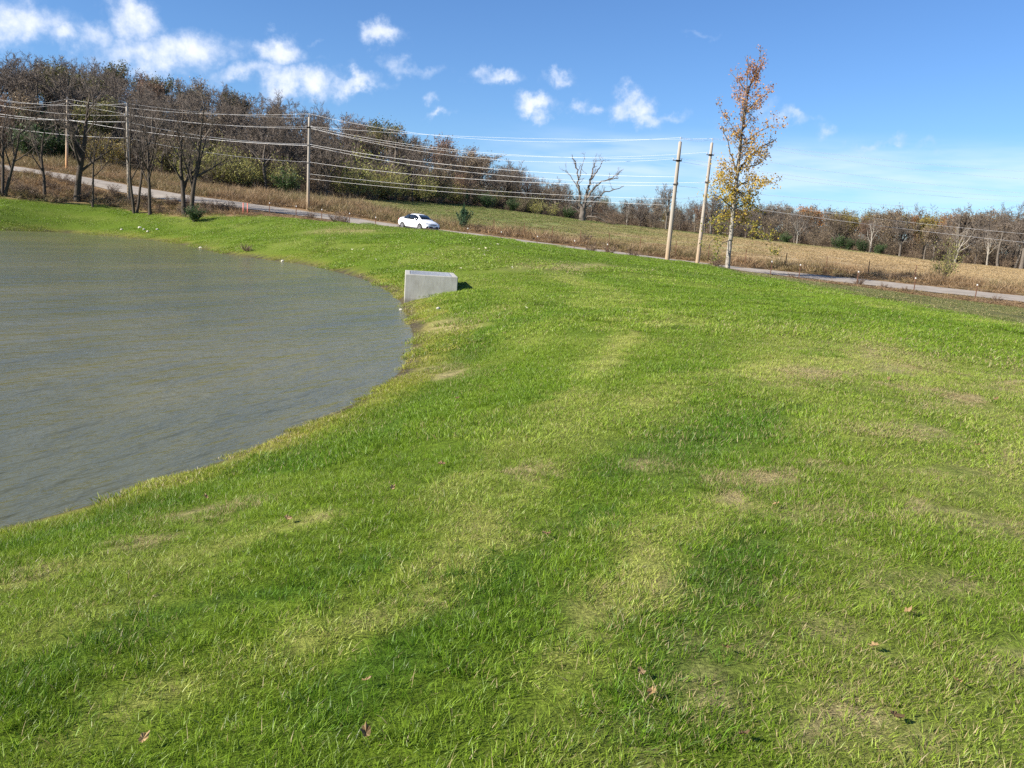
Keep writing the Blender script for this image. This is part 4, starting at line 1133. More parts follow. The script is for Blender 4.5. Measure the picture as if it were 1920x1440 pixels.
def build_car(loc, rz):
    root = empty('parked_car', loc, rz)
    tag(root, 'white four door saloon car with dark windows standing on the road', 'car')
    # sections along the length: x, sill z, shoulder z, roof/bonnet z, half width low, half width shoulder, half width top
    S = [(-2.31, .42, .62, .74, .60, .66, .58), (-2.24, .30, .80, 1.00, .78, .80, .66), (-2.0, .26, .88, 1.07, .86, .86, .68), (-1.72, .24, .90, 1.09, .88, .885, .66), (-1.45, .24, .91, 1.12, .885, .89, .64),
         (-1.0, .22, .91, 1.33, .885, .89, .56), (-.6, .21, .91, 1.435, .885, .89, .55), (-.1, .20, .90, 1.465, .885, .89, .555), (.35, .20, .895, 1.43, .885, .89, .55), (.75, .20, .885, 1.25, .885, .885, .58),
         (1.12, .21, .875, 1.02, .885, .88, .64), (1.5, .22, .84, .965, .88, .87, .62), (1.9, .24, .76, .90, .86, .84, .58), (2.18, .27, .66, .80, .78, .76, .50), (2.32, .33, .52, .66, .62, .60, .40)]
    NR = 9
    def ring(s):
        x, zl, zs, zt, wl, ws, wt = s
        return [(x, 0, zl - .02), (x, wl * .8, zl), (x, wl, zl + .10), (x, ws + .015, (zl + zs) * .52), (x, ws, zs - .05), (x, ws - .045, zs + .01), (x, wt + (ws - wt) * .10, zt - .07 if zt - zs > .2 else zs + (zt - zs) * .6), (x, wt * .8, zt - .012), (x, 0, zt)]
    V, F = [], []
    for s in S: V += ring(s)
    n = len(S)
    for i in range(n - 1):
        for j in range(NR - 1):
            a = i * NR + j; F.append((a, a + NR, a + NR + 1, a + 1))
    F.append(tuple(range(NR))); F.append(tuple(reversed([(n - 1) * NR + j for j in range(NR)])))
    # wheel openings are cut into the side by dark arches set just proud of the body
    Vm = [(x, -y, z) for x, y, z in V]; nF = [tuple(i + len(V) for i in f[::-1]) for f in F]
    body = mesh_obj('body', V + Vm, F + nF, paint, root, smooth=True)
    wd = body.modifiers.new('weld', 'WELD'); wd.merge_threshold = .002
    sb = body.modifiers.new('sub', 'SUBSURF'); sb.levels = 2; sb.render_levels = 2
    def strip(name, rows, mat, par=root, off=.02):
        """glass laid over the upper body between two edge polylines, thickened"""
        a, c = rows; v = [tuple(q) for q in a] + [tuple(q) for q in c]; k = len(a)
        f = [(i, i + 1, k + i + 1, k + i) for i in range(k - 1)]
        o = mesh_obj(name, v, f, mat, par, smooth=True)
        so = o.modifiers.new('thick', 'SOLIDIFY'); so.thickness = .012; so.offset = 0
        return o
    def side_z(x, t):
        xs = [s[0] for s in S]; zs = np.interp(x, xs, [s[2] for s in S]); zt = np.interp(x, xs, [s[3] for s in S]); ws = np.interp(x, xs, [s[5] for s in S]); wt = np.interp(x, xs, [s[6] for s in S])
        z0, z1 = zs + .035, zt - .085
        z = z0 + (z1 - z0) * t; y0, y1 = ws - .045, wt + (ws - wt) * .10
        return y0 + (y1 - y0) * t, z
    for sg in (1, -1):
        for nm, xa, xb in (('rear_window', -1.32, -.52), ('front_window', -.46, .78)):
            xs = np.linspace(xa, xb, 7)
            lo, hi = [], []
            for x in xs:
                y, z = side_z(x, .02); lo.append((x, sg * (y + .026), z))
                top = .98
                y, z = side_z(x, top); hi.append((x, sg * (y + .030), max(z, lo[-1][2] + .02)))
            strip(nm, (lo, hi), glass)
        # mirror, handles, sill, arch
        mbx = MB(); mbx.box(.60, .74, min(sg * .89, sg * 1.03), max(sg * .89, sg * 1.03), .93, 1.06); mbx.build('mirror', paint, root, bevel=.035, seg=3)
        for hx in (-.62, .28):
            hb = MB(); hb.box(hx - .10, hx + .10, min(sg * .895, sg * .93), max(sg * .895, sg * .93), .80, .835); hb.build('door_handle', paint, root, bevel=.01)
        sl = MB(); sl.box(-.95, .95, min(sg * .80, sg * .90), max(sg * .80, sg * .90), .175, .25); sl.build('sill', trim, root, bevel=.015)
    strip('windscreen', ([(.50, y, 1.388 - .03 * y * y) for y in np.linspace(-.5, .5, 5)], [(1.13, y * 1.16, 1.045 - .05 * y * y) for y in np.linspace(-.5, .5, 5)]), glass)
    bpy.data.objects[-1] if False else None
    strip('back_window', ([(-.98, y, 1.372 - .03 * y * y) for y in np.linspace(-.48, .48, 5)], [(-1.50, y * 1.14, 1.145 - .04 * y * y) for y in np.linspace(-.48, .48, 5)]), glass)
    for x in (-1.38, 1.33):
        for sg in (1, -1):
            ar = MB(); ar.lathe([(.001, sg * .895), (.365, sg * .895), (.372, sg * .905), (.36, sg * .908)], 28, 'Y', (x, 0, .34)); ar.build('wheel_arch', trim, root)
            w = MB(); w.lathe([(.215, sg * .72), (.30, sg * .72), (.325, sg * .75), (.325, sg * .90), (.30, sg * .925), (.225, sg * .925), (.215, sg * .90)], 30, 'Y', (x, 0, .325))
            wo = w.build('tyre', rubber, root, smooth=True)
            rm = MB(); rm.lathe([(.22, sg * .84), (.225, sg * .93), (.205, sg * .935), (.2, sg * .90), (.07, sg * .905), (.06, sg * .935), (.001, sg * .935)], 30, 'Y', (x, 0, .325))
            rm.v = rm.v[:]  # rim dish
            rr = MB(); rr.lathe([(.225, sg * .925), (.20, sg * .932), (.195, sg * .87), (.001, sg * .87)], 30, 'Y', (x, 0, .325))
            ro_ = rr.build('rim', trim, wo)
            sp = MB()
            for k in range(5):
                t = k * 2 * math.pi / 5 + .3
                c, s_ = math.cos(t), math.sin(t)
                ya, yb = sorted((sg * .90, sg * .932))
                p = [(.03, -.035), (.20, -.022), (.20, .022), (.03, .035)]
                vs = [(x + a * c - b2 * s_, yy, .325 + a * s_ + b2 * c) for yy in (ya, yb) for a, b2 in p]
                sp.add(vs, [(0, 1, 2, 3), (7, 6, 5, 4), (0, 4, 5, 1), (1, 5, 6, 2), (2, 6, 7, 3), (3, 7, 4, 0)])
            sp.lathe([(.212, sg * .925), (.225, sg * .934), (.198, sg * .936), (.195, sg * .92)], 30, 'Y', (x, 0, .325))
            sp.lathe([(.05, sg * .93), (.045, sg * .938), (.001, sg * .938)], 14, 'Y', (x, 0, .325))
            sp.build('spokes', alloy, wo)
    for sg in (1, -1):
        h = MB(); h.add([(2.27, sg * .36, .62), (2.05, sg * .79, .66), (1.86, sg * .85, .74), (2.10, sg * .70, .755), (2.26, sg * .38, .70), (2.31, sg * .36, .62), (2.10, sg * .80, .66), (1.88, sg * .875, .75), (2.13, sg * .72, .775), (2.30, sg * .38, .72)],
                        [(0, 1, 2, 3, 4), (9, 8, 7, 6, 5), (0, 5, 6, 1), (1, 6, 7, 2), (2, 7, 8, 3), (3, 8, 9, 4), (4, 9, 5, 0)]); h.build('headlight', lampm, root)
        t = MB(); t.box(-2.27, -2.12, min(sg * .52, sg * .76), max(sg * .52, sg * .76), .80, .90); t.build('tail_light', redlamp, root, bevel=.04, seg=3)
        fg = MB(); fg.box(2.12, 2.28, min(sg * .58, sg * .76), max(sg * .58, sg * .76), .34, .50); fg.build('fog_lamp', trim, root, bevel=.03)
    gr = MB(); gr.box(2.22, 2.345, -.52, .52, .33, .50); gr.build('lower_grille', trim, root, bevel=.03)
    g2 = MB(); g2.box(2.25, 2.325, -.34, .34, .615, .665); g2.build('upper_grille', trim, root, bevel=.01)
    pl = MB(); pl.box(2.345, 2.36, -.15, .15, .40, .50); pl.build('number_plate', lampm, root)
    ub = MB(); ub.box(-2.1, 2.1, -.74, .74, .14, .30); ub.build('underbody', trim, root)
    return root
cc_ = gp(785, road_d(785, -.9))
dz_ = math.atan2(ground(cc_.x + RDIR[0] * 2, cc_.y + RDIR[1] * 2) - ground(cc_.x - RDIR[0] * 2, cc_.y - RDIR[1] * 2), 4)
# the car comes down the road towards the right and a little towards the camera
car = build_car(cc_ + Vector((0, 0, .06)), math.atan2(RDIR[1], RDIR[0]) - math.radians(29))
car.rotation_euler.rotate_axis('Y', -dz_)
car.scale = (1, 1.02, 1.07)

# ------------------------------------------------------------------ small marks: stakes, posts, rocks, leaves
stake_m = ramp_mat('rusty_post', (.12, .06, .035), (.20, .10, .06), scale=8, rough=.9)
white_m = ramp_mat('white_post_cap', (.7, .68, .62), (.8, .78, .72), scale=8, rough=.7)
pink_m = ramp_mat('salmon_marker', (.75, .20, .14), (.82, .28, .20), scale=6, rough=.5)
fence_wire = ramp_mat('fence_wire', (.16, .12, .10), (.26, .22, .18), scale=3, rough=.7)
def fence(pts, h, label, cap, wires=(0.35, .7, 1.0)):
    a = gp(*pts[0]); root = empty('wire_fence', a); tag(root, label, 'fence')
    P3 = [gp(*p) for p in pts]
    for p in P3:
        q = p - a; m = MB(); tx, ty = random.uniform(-.05, .05), random.uniform(-.03, .03)
        m.box(q.x - .03, q.x + .03, q.y - .02, q.y + .02, q.z - .2, q.z + h); po = m.build('post', stake_m, root)
        if cap:
            c = MB(); c.box(q.x - .036, q.x + .036, q.y - .026, q.y + .026, q.z + h - .10, q.z + h + .01); c.build('cap', white_m, po)
    for i, wz in enumerate(wires):
        W = Wood(); pp = [np.array((p - a) + Vector((0, .025, h * wz - .02))) for p in P3]
        W.tube(pp, [.004] * len(pp), 4, 0)
        link('strand', W.mesh('strand', [fence_wire]), root)
random.seed(4)
fence([(px, road_d(px, -4.0)) for px in (505, 555, 603, 655, 704)], 1.05, 'low wire fence with white tipped posts on the near verge left of the car', True)
fence([(px, road_d(px, -4.1)) for px in (877, 940, 1008, 1078, 1140)], .95, 'low wire fence with white tipped posts on the near verge right of the car', True)
fence([(px, road_d(px, -4.2)) for px in (1450, 1504, 1614, 1722, 1839, 1960)], 1.15, 'low wire fence with white tipped posts on the near verge at the right', True)
fence([(px, road_d(px, 5.2)) for px in (870, 925, 982, 1035, 1088, 1142, 1201, 1268, 1330, 1400, 1476, 1552, 1632, 1720)], 1.45, 'long wire fence of rusty posts between the road and the open field', False)
for i, (px, lab) in enumerate(((456, 'salmon pink marker post, left one of the two beside the road'), (464, 'salmon pink marker post, right one of the two beside the road'))):
    q = gp(px, road_d(px, -6.0)); o = empty('marker_post', q); tag(o, lab, 'marker post', 'pink marker posts beside the road')
    m = MB(); m.cyl((0, 0, -.2), (0, 0, .95), .045, .045, 12); m.build('post_shaft', pink_m, o, smooth=True)
    m = MB(); m.lathe([(.05, .86), (.055, .88), (.055, .95), (.03, .99), (.001, 1.0)], 12); m.build('post_cap', pink_m, o, smooth=True)

rockm = ramp_mat('pale_rock', (.42, .38, .30), (.62, .58, .48), scale=5, rough=.9, bump=.4)
def rock_mesh(seed, s):
    rng = np.random.default_rng(seed); v = []
    for i in range(6):
        for j in range(8):
            ph = math.pi * (i + .5) / 6; th = 2 * math.pi * j / 8; r = s * rng.uniform(.75, 1.15)
            v.append((r * math.sin(ph) * math.cos(th), r * math.sin(ph) * math.sin(th) * .8, r * .55 * math.cos(ph)))
    f = [(i * 8 + j, (i + 1) * 8 + j, (i + 1) * 8 + (j + 1) % 8, i * 8 + (j + 1) % 8) for i in range(5) for j in range(8)] + [tuple(range(8)), tuple(range(47, 39, -1))]
    me = bpy.data.meshes.new('rock'); me.from_pydata(v, [], f); me.materials.append(rockm); me.update(); return me
rocks = [rock_mesh(i, .16) for i in range(4)]
for i, (px, py, s_, lab) in enumerate(((262, 428, 1.15, 'largest pale rock on the far bank above the water'), (270, 431, .9, 'pale rock touching the largest rock on the far bank'), (228, 431, .8, 'pale rock alone on the far bank left of the largest rock'),
                                        (295, 431, .9, 'small pale rock right of the largest rock on the far bank'), (277, 435, .9, 'small pale rock just below the largest rock on the far bank'), (376, 466, .9, 'pale stone on the muddy bank by the water'),
                                        (530, 491, .9, 'light stone at the waterline of the far bank'), (752, 583, .55, 'white stone in the shallow water in front of the concrete inlet'), (822, 580, .5, 'small pale stone on the grass below the concrete inlet'))):
    q = gpix(px, py)
    o = link('rock', rocks[i % 4]); o.location = q + Vector((0, 0, .05 * s_)); o.scale = (s_,) * 3; o.rotation_euler = (0, 0, i * 1.3)
    tag(o, lab, 'rock')
    if px < 300: o['group'] = 'pale rocks on the far bank'

# pale fallen leaves that read as white dots on the far lawn
LEAF_PALE = leaf_mat('pale_fallen_leaf', [(.62, .55, .33), (.78, .72, .48)], trans=.1)
LEAF_DRY = leaf_mat('dry_fallen_leaf', [(.17, .11, .05), (.27, .18, .08), (.38, .27, .13)], trans=.15)
def lobed_leaf(seed, s):
    """a curled five-lobed leaf with its stalk"""
    rng = np.random.default_rng(seed); n = 25; v = [(0, 0, .012 * s * 10)]
    for k in range(n):
        t = 2 * math.pi * k / n; r = s * (.72 + .28 * abs(math.cos(2.5 * t)) ** .7) * rng.uniform(.80, 1.12) * (1 + .25 * math.cos(t))
        z = .9 * r * r / s * rng.uniform(.3, .8)
        v.append((r * math.cos(t), r * math.sin(t) * rng.uniform(.6, .8), z))
    f = [(0, k + 1, (k + 1) % n + 1) for k in range(n)]
    m_ = len(v); v += [(-s * .5, -.002, 0), (-s * .5, .002, 0), (-s * 1.25, .004, s * .25), (-s * 1.25, 0, s * .25)]; f.append((m_, m_ + 1, m_ + 2, m_ + 3))
    me = bpy.data.meshes.new('fallen_leaf'); me.from_pydata(v, [], f); me.update()
    a = me.attributes.new('rnd', 'FLOAT', 'POINT'); a.data.foreach_set('value', np.full(len(v), rng.random(), np.float32)); return me
dl = []
for i in range(5): me = lobed_leaf(i, .055); me.materials.append(LEAF_DRY); dl.append(me)
pl_ = []
for i in range(3): me = lobed_leaf(20 + i, .075); me.materials.append(LEAF_PALE); pl_.append(me)
NEAR_LEAVES = [(830, 880, 1.7, 'curled brown leaf sticking up from the grass in the middle of the lawn'), (1020, 1012, 1.2, 'dark red-brown leaf in the long green grass'), (1357, 1229, 1.1, 'large light brown leaf lying flat on the near lawn at the right'), (685, 1394, 1.1, 'orange-brown leaf near the bottom of the lawn'),
               (1452, 956, 1.0, 'orange leaf just below the large straw patch'), (538, 982, 1.3, 'brown leaf beside the straw strip on the left slope'), (1672, 1358, 1.1, 'orange leaf near the bottom right of the lawn'), (1198, 1274, 1.0, 'dark leaf deep in the grass near the bottom'),
               (1222, 1312, .9, 'small orange-brown leaf left of the large light brown leaf'), (268, 1405, .9, 'brown leaf in the bottom left corner of the lawn'), (387, 941, 1.0, 'brown leaf in the green ribbon of grass near the water'), (856, 752, 1.2, 'tan leaf on the slope above the water'),
               (1830, 842, 1.2, 'reddish leaf at the right side of the lawn'), (1700, 1160, 1.0, 'brown leaf beside a straw tuft at the right'), (734, 925, 1.1, 'small tan leaf in the middle of the slope'), (1666, 716, 1.5, 'dark brown leaf high on the lawn at the right'), (1865, 755, 1.5, 'pale orange leaf near the right edge high on the lawn'),
               (850, 612, 1.8, 'brown leaf on the worn grass below the concrete inlet'), (1790, 1292, 1.0, 'rust coloured leaf far right near the bottom'), (1640, 1225, .9, 'small rust leaf in the thin grass at the right'), (685, 1293, .9, 'small brown leaf in the pale grass left of the bottom middle'), (1390, 1395, 1.0, 'brown leaf at the very bottom of the lawn')]
for i, (px, py, s_, lab) in enumerate(NEAR_LEAVES):
    q = gpix(px, py)
    o = link('fallen_leaf', dl[i % 5]); o.location = q + Vector((0, 0, .035)); o.scale = (s_ * .42,) * 3; o.rotation_euler = (random.uniform(-.5, .5), random.uniform(-.5, .5), random.uniform(0, 6.28))
    tag(o, lab, 'leaf', 'dry leaves on the near lawn')
rng = np.random.default_rng(77)
dots = [(704, 489), (732, 495), (735, 497), (747, 494), (750, 497), (767, 495), (779, 499), (772, 488), (780, 477), (798, 480), (791, 499), (822, 483), (806, 469), (835, 461), (852, 464), (856, 466), (867, 466), (888, 467), (897, 469), (911, 468), (914, 473), (918, 467), (932, 460), (904, 481), (908, 481), (874, 479), (881, 452), (884, 458), (864, 506), (886, 503), (827, 471),
        (846, 471), (752, 478), (730, 478), (660, 470), (680, 470), (612, 460), (555, 438), (628, 448), (840, 490), (815, 487), (920, 460), (960, 459), (972, 464), (1003, 464), (985, 458), (1030, 472), (1064, 514), (1100, 500), (960, 505), (987, 582)]
for i, (px, py) in enumerate(dots):
    q = gpix(px, py, 20)
    if q is None: continue
    o = link('fallen_leaf', pl_[i % 3]); o.location = q + Vector((0, 0, .06)); s_ = rng.uniform(.5, 1.15); o.scale = (s_,) * 3; o.rotation_euler = (rng.uniform(-.5, .5), rng.uniform(-.5, .5), rng.uniform(0, 6.28))
    tag(o, 'tiny pale leaf among many dotted over the far green bank', 'leaf', 'pale leaves dotted over the far bank')

# ------------------------------------------------------------------ the dead tree in the field, drawn limb by limb
def limb_tree(origin, yd, limbs, rng, mats, name, twig_cfg, W0=None, W1=None):
    """limbs: list of (photo pixel polyline, start radius, end radius, depth swing, level) on the upright plane y = yd, bent out of it"""
    W0 = W0 or Wood(); W1 = W1 or Wood(); tips = []; ends = []
    for pts, r0, r1, sw, lvl in limbs:
        q = []
        for i, (px, py) in enumerate(pts):
            v = ray(px, py); k = yd / v[1]; p = np.array([v[0] * k, yd, v[2] * k])
            p[1] += sw * (i / max(1, len(pts) - 1)) ** 1.2; q.append(p - origin)
        q = np.array(q)
        # refine and roughen
        t = np.linspace(0, 1, len(q)); tt = np.linspace(0, 1, len(q) * 3)
        q2 = np.stack([np.interp(tt, t, q[:, k]) for k in range(3)], 1)
        q2[1:-1] = .25 * q2[:-2] + .5 * q2[1:-1] + .25 * q2[2:]
        q2[1:] += rng.normal(size=q2[1:].shape) * min(.12, r0 * (.35 if lvl else .10))
        rr = r0 + (r1 - r0) * tt ** .8
        (W0 if lvl == 0 else W1).tube(q2, rr, 9 if lvl == 0 else 6, 0)
        ends.append((q2, rr, lvl))
    for q2, rr, lvl in ends:
        if lvl == 0: continue
        L = np.linalg.norm(np.diff(q2, axis=0), axis=1).sum()
        n = max(3, int(L * twig_cfg['per_m']))
        for k in range(n):
            t = rng.uniform(twig_cfg['t0'], 1) * (len(q2) - 1.001); i = int(t); p = q2[i] + (q2[i + 1] - q2[i]) * (t - i)
            if p[2] > 15.8 and len(limbs) > 15: continue
            d = norm(norm(q2[i + 1] - q2[i]) * .8 + rng.normal(size=3) * .75 + np.array([0, 0, twig_cfg['up']]))
            grow(W1, W1, rng, p, d, twig_cfg['len'] * rng.uniform(.5, 1.2) * (max(.4, 1.15 - .045 * p[2]) if len(limbs) > 15 else 1), min(rr[i] * .5, twig_cfg['r']), 2, twig_cfg['cfg'], tips)
    return W0, W1, tips, ends

rng = np.random.default_rng(3)
Z3 = lambda pts: [(840 + a / 4, 240 + b / 4) for a, b in pts]
dd = 138.0
base = gp(1091, dd); org = np.array(base)
snag_limbs = [
 (Z3([(1000, 735), (1003, 690), (1008, 640), (1014, 600)]), .62, .42, 0, 0),
 (Z3([(1008, 620), (995, 540), (985, 470), (978, 400), (968, 330), (952, 270), (930, 205)]), .30, .05, -1.0, 1),
 (Z3([(1018, 615), (1030, 540), (1048, 460), (1070, 390), (1085, 320), (1100, 262), (1112, 240)]), .34, .05, .8, 1),
 (Z3([(1068, 400), (1100, 350), (1135, 300), (1160, 250), (1172, 235)]), .16, .04, 1.5, 1),
 (Z3([(1030, 560), (1065, 490), (1105, 440), (1150, 405), (1205, 390), (1250, 360), (1290, 320)]), .22, .04, -1.5, 1),
 (Z3([(1025, 590), (1070, 555), (1125, 520), (1180, 480), (1235, 465), (1290, 445), (1330, 430)]), .20, .04, 1.2, 1),
 (Z3([(1205, 392), (1240, 380), (1280, 385), (1260, 340)]), .08, .03, -.5, 1),
 (Z3([(985, 470), (950, 410), (915, 350), (885, 315)]), .13, .03, .8, 1),
 (Z3([(1005, 600), (985, 560), (940, 530), (895, 500), (865, 505)]), .14, .03, -.8, 1),
 (Z3([(978, 400), (995, 330), (1010, 270), (1030, 215)]), .10, .03, 1.0, 1),
 (Z3([(1012, 690), (1040, 668), (1075, 660), (1105, 665), (1150, 690), (1210, 715), (1290, 740)]), .17, .04, -1.5, 1),
 (Z3([(1040, 668), (1080, 640), (1140, 640), (1200, 670), (1250, 700)]), .10, .03, 1.5, 1),
 (Z3([(1000, 640), (960, 600), (920, 590), (890, 610)]), .10, .03, 1.0, 1),
]
tc = dict(per_m=1.15, t0=.2, up=.35, len=1.5, r=.05, cfg=bare_cfg(levels=3, kids=(0, 0, 4, 0), seg=(4, 4, 5, 4, 3), wig=(.1, .1, .22, .25, .2), rmin=.022))
SNAG_BARK = ramp_mat('dead_bark', (.08, .065, .05), (.20, .17, .14), scale=3, rough=.95, bump=.5, stretch=(3, 3, .7))
W0, W1, tips, _ = limb_tree(org, org[1], snag_limbs, rng, None, 'dead_tree', tc)
o = link('dead_tree', W0.mesh('dead_tree', [SNAG_BARK])); o.location = base
tag(o, 'large gnarled leafless tree standing alone in the field in front of the wood', 'tree')
link('branches', W1.mesh('branches', [SNAG_BARK]), o)

# ------------------------------------------------------------------ tall half-bare tree by the poles
rng = np.random.default_rng(12)
Z4 = lambda pts: [(1200 + a / 2.88, 40 + b / 2.88) for a, b in pts]
base = gp(1365, 68.6); org = np.array(base)
pop = [
 (Z4([(472, 1335), (480, 1240), (492, 1150), (505, 1020), (515, 920), (525, 820), (538, 700), (548, 620)]), .20, .12, 0, 0),
 (Z4([(548, 620), (562, 540), (572, 450), (583, 380), (602, 330), (625, 270), (646, 200), (656, 130)]), .115, .02, .2, 1),
 (Z4([(535, 720), (545, 600), (552, 500), (560, 420)]), .08, .03, -.5, 1),
 (Z4([(572, 380), (545, 330), (520, 300), (496, 262)]), .05, .015, .6, 1),
 (Z4([(575, 400), (575, 320), (578, 250), (568, 190)]), .05, .015, -.6, 1),
 (Z4([(600, 340), (650, 270), (675, 210), (684, 150)]), .04, .012, .8, 1),
 (Z4([(565, 500), (610, 450), (650, 415), (695, 385)]), .06, .015, -.9, 1),
 (Z4([(528, 815), (570, 760), (630, 700), (690, 660), (755, 630)]), .10, .02, 1.3, 1),
 (Z4([(523, 810), (500, 760), (480, 700), (460, 640), (430, 600)]), .08, .015, -1.0, 1),
 (Z4([(540, 680), (600, 620), (650, 590), (700, 570)]), .06, .015, -1.4, 1),
 (Z4([(532, 790), (600, 780), (650, 770), (690, 745)]), .06, .015, 1.2, 1),
 (Z4([(550, 650), (520, 600), (490, 540), (470, 510), (440, 440)]), .05, .012, 1.0, 1),
 (Z4([(512, 900), (560, 870), (610, 850), (660, 870), (700, 880)]), .07, .015, -1.0, 1),
 (Z4([(510, 930), (470, 880), (450, 800)]), .05, .012, 1.2, 1),
 (Z4([(505, 1010), (450, 970), (400, 940), (350, 950)]), .06, .015, -1.2, 1),
 (Z4([(503, 1020), (570, 980), (640, 1000), (690, 1040)]), .06, .015, 1.0, 1),
 (Z4([(498, 1070), (440, 1060), (390, 1080), (340, 1110)]), .05, .012, 1.4, 1),
 (Z4([(496, 1090), (560, 1100), (630, 1150), (690, 1200)]), .05, .012, -1.2, 1),
 (Z4([(490, 1150), (440, 1140), (400, 1180), (370, 1240)]), .05, .012, .9, 1),
 (Z4([(487, 1180), (430, 1200), (390, 1280)]), .045, .012, -1.0, 1),
 (Z4([(500, 1060), (490, 980), (520, 940)]), .05, .012, 1.6, 1),
 (Z4([(515, 900), (560, 930), (600, 960), (650, 970)]), .05, .012, 1.6, 1),
]
rl = np.random.default_rng(44)
for k in range(34):
    y0 = 1120 - 960 * (k + rl.random()) / 34; x0 = np.interp(y0, [95, 190, 270, 330, 380, 450, 540, 620, 820, 1020, 1150], [662, 648, 625, 602, 583, 572, 562, 548, 525, 505, 492])
    Lp = np.interp(y0, [150, 400, 700, 1120], [42, 85, 135, 165]) * rl.uniform(.7, 1.15); sg = 1 if rl.random() < .58 else -1; an = math.radians(rl.uniform(38, 62))
    pts = [(x0, y0), (x0 + sg * Lp * .5 * math.cos(an) + 4, y0 - Lp * .45 * math.sin(an)), (x0 + sg * Lp * math.cos(an) * .85 + 9, y0 - Lp * math.sin(an))]
    pop.append((Z4(pts), .03 if y0 > 500 else .02, .008, rl.uniform(-1, 1) * Lp * .013, 1))
tc = dict(per_m=1.5, t0=.08, up=.25, len=1.4, r=.02, cfg=bare_cfg(levels=3, kids=(0, 0, 3, 0), seg=(4, 4, 4, 3, 3), wig=(.1, .1, .15, .2, .2), rmin=.008))
W0, W1, tips, ends = limb_tree(org, org[1], pop, rng, None, 'tall_tree', tc)
H_ = 19.0
tp = np.concatenate([np.asarray(t[0]) for t in tips] + [e[0] for e in ends if e[2] == 1])
zf = tp[:, 2] / H_
wgt = np.where(zf > .42, .62, 1.25) * np.where(zf > .8, .6, 1.0) * np.where(tp[:, 0] > tp[:, 2] * .07, 1.15, .75) * np.where(zf < .10, 1.0, 1)
wgt = wgt / wgt.sum()
idx = rng.choice(len(tp), 8600, p=wgt)
c = tp[idx] + rng.normal(size=(8600, 3)) * np.array([.15, .2, .18])
# leaves come in little clusters
c[2400:5200] = c[rng.integers(0, 2400, 2800)] + rng.normal(size=(2800, 3)) * .13
zc = np.clip(c[:, 2] / H_, 0, 1)
rn = np.clip(zc + rng.normal(size=len(c)) * .07, 0, 1)
LEAF_POP = leaf_mat('turning_leaf', [(.12, .15, .03), (.24, .24, .045), (.50, .36, .05), (.54, .36, .07), (.50, .30, .12), (.48, .27, .14), (.46, .25, .16), (.44, .24, .17)], trans=.4, objvar=0)
W1.leaves(c, .145, rng, 1, .85, rnd=rn)
o = link('tall_tree', W0.mesh('tall_tree', [BARK_PALE])); o.location = base
tag(o, 'tall slender pale barked tree with sparse yellow and pinkish leaves beside the two poles', 'tree')
link('crown', W1.mesh('crown', [BARK_GREY, LEAF_POP]), o)

# ------------------------------------------------------------------ bare trees on the near side of the road, left
def near_tree(px, d, py_top, r, seed, label, **k):
    b = gp(px, d)
    v = ray(px, py_top); H = v[2] * (b.y / v[1]) - b.z
    cfg = bare_cfg(**{kk: vv for kk, vv in k.items() if kk in ('kids', 'start', 'ang', 'ratio', 'cone', 'up', 'wig', 'rmin', 'lead')})
    me = tree_meshes('bare_tree', seed, H, k.get('th', 3.0), r, cfg, BARK_DARK, BARK_TWIG, stems=k.get('stems', 1), lean=k.get('lean', 0), lean_dir=k.get('ld', 0))
    o = make_tree(me, b, 0); tag(o, label, 'tree', 'bare trees along the far edge of the lawn'); return o
NT = dict(wig=(.04, .08, .10, .12, .14), rmin=.009, cone=.35)
near_tree(5, 93, 168, .20, 31, 'bare tree at the left edge leaning right with several thin stems', stems=3, th=4.5, lean=.16, kids=(3, 4, 4, 4), lead=.7, **NT)
near_tree(84, 94, 205, .15, 32, 'slim dark bare tree, second from the left, with one low fork', th=3.4, kids=(3, 4, 4, 4), ang=((20, 40), (25, 55), (30, 60), (30, 60), (30, 60)), lead=1.0, **NT)
near_tree(144, 93, 130, .26, 33, 'big dark bare tree with a thick trunk forking at mid height', th=3.8, kids=(4, 5, 5, 5), lean=.06, ld=0.3, lead=1.3, ang=((22, 45), (25, 55), (30, 60), (30, 60), (30, 60)), **NT)
near_tree(174, 91, 190, .12, 34, 'thin dark bare tree just right of the thick forked trunk', th=4.6, kids=(3, 5, 4, 4), lead=1.0, lean=-.06, **NT)
near_tree(254, 88, 130, .17, 35, 'double stemmed bare tree right of the slim grey pole', stems=2, th=4.6, kids=(3, 5, 4, 4), lean=.0, ld=1.0, lead=1.2, ang=((15, 35), (25, 50), (30, 60), (30, 60), (30, 60)), **NT)
near_tree(281, 86.5, 175, .14, 36, 'straight bare tree with a low branch, second from the last of the row', th=4.2, kids=(4, 4, 5, 4), lead=1.1, **NT)
near_tree(352, 84.5, 145, .20, 37, 'broad bare tree with twin trunks and wide limbs, last of the row on the right', stems=2, th=2.4, kids=(4, 5, 5, 5), ratio=(1.9, .52, .52, .55, .5), ang=((22, 55), (28, 58), (30, 60), (30, 60), (30, 60)), lead=1.8, ld=0.2, lean=.0, **NT)
near_tree(165, 95.5, 330, .16, 38, 'short broken yellowish trunk leaning right behind the thick forked tree', th=2.0, kids=(2, 3, 3, 2), lean=.55, ld=0.0)

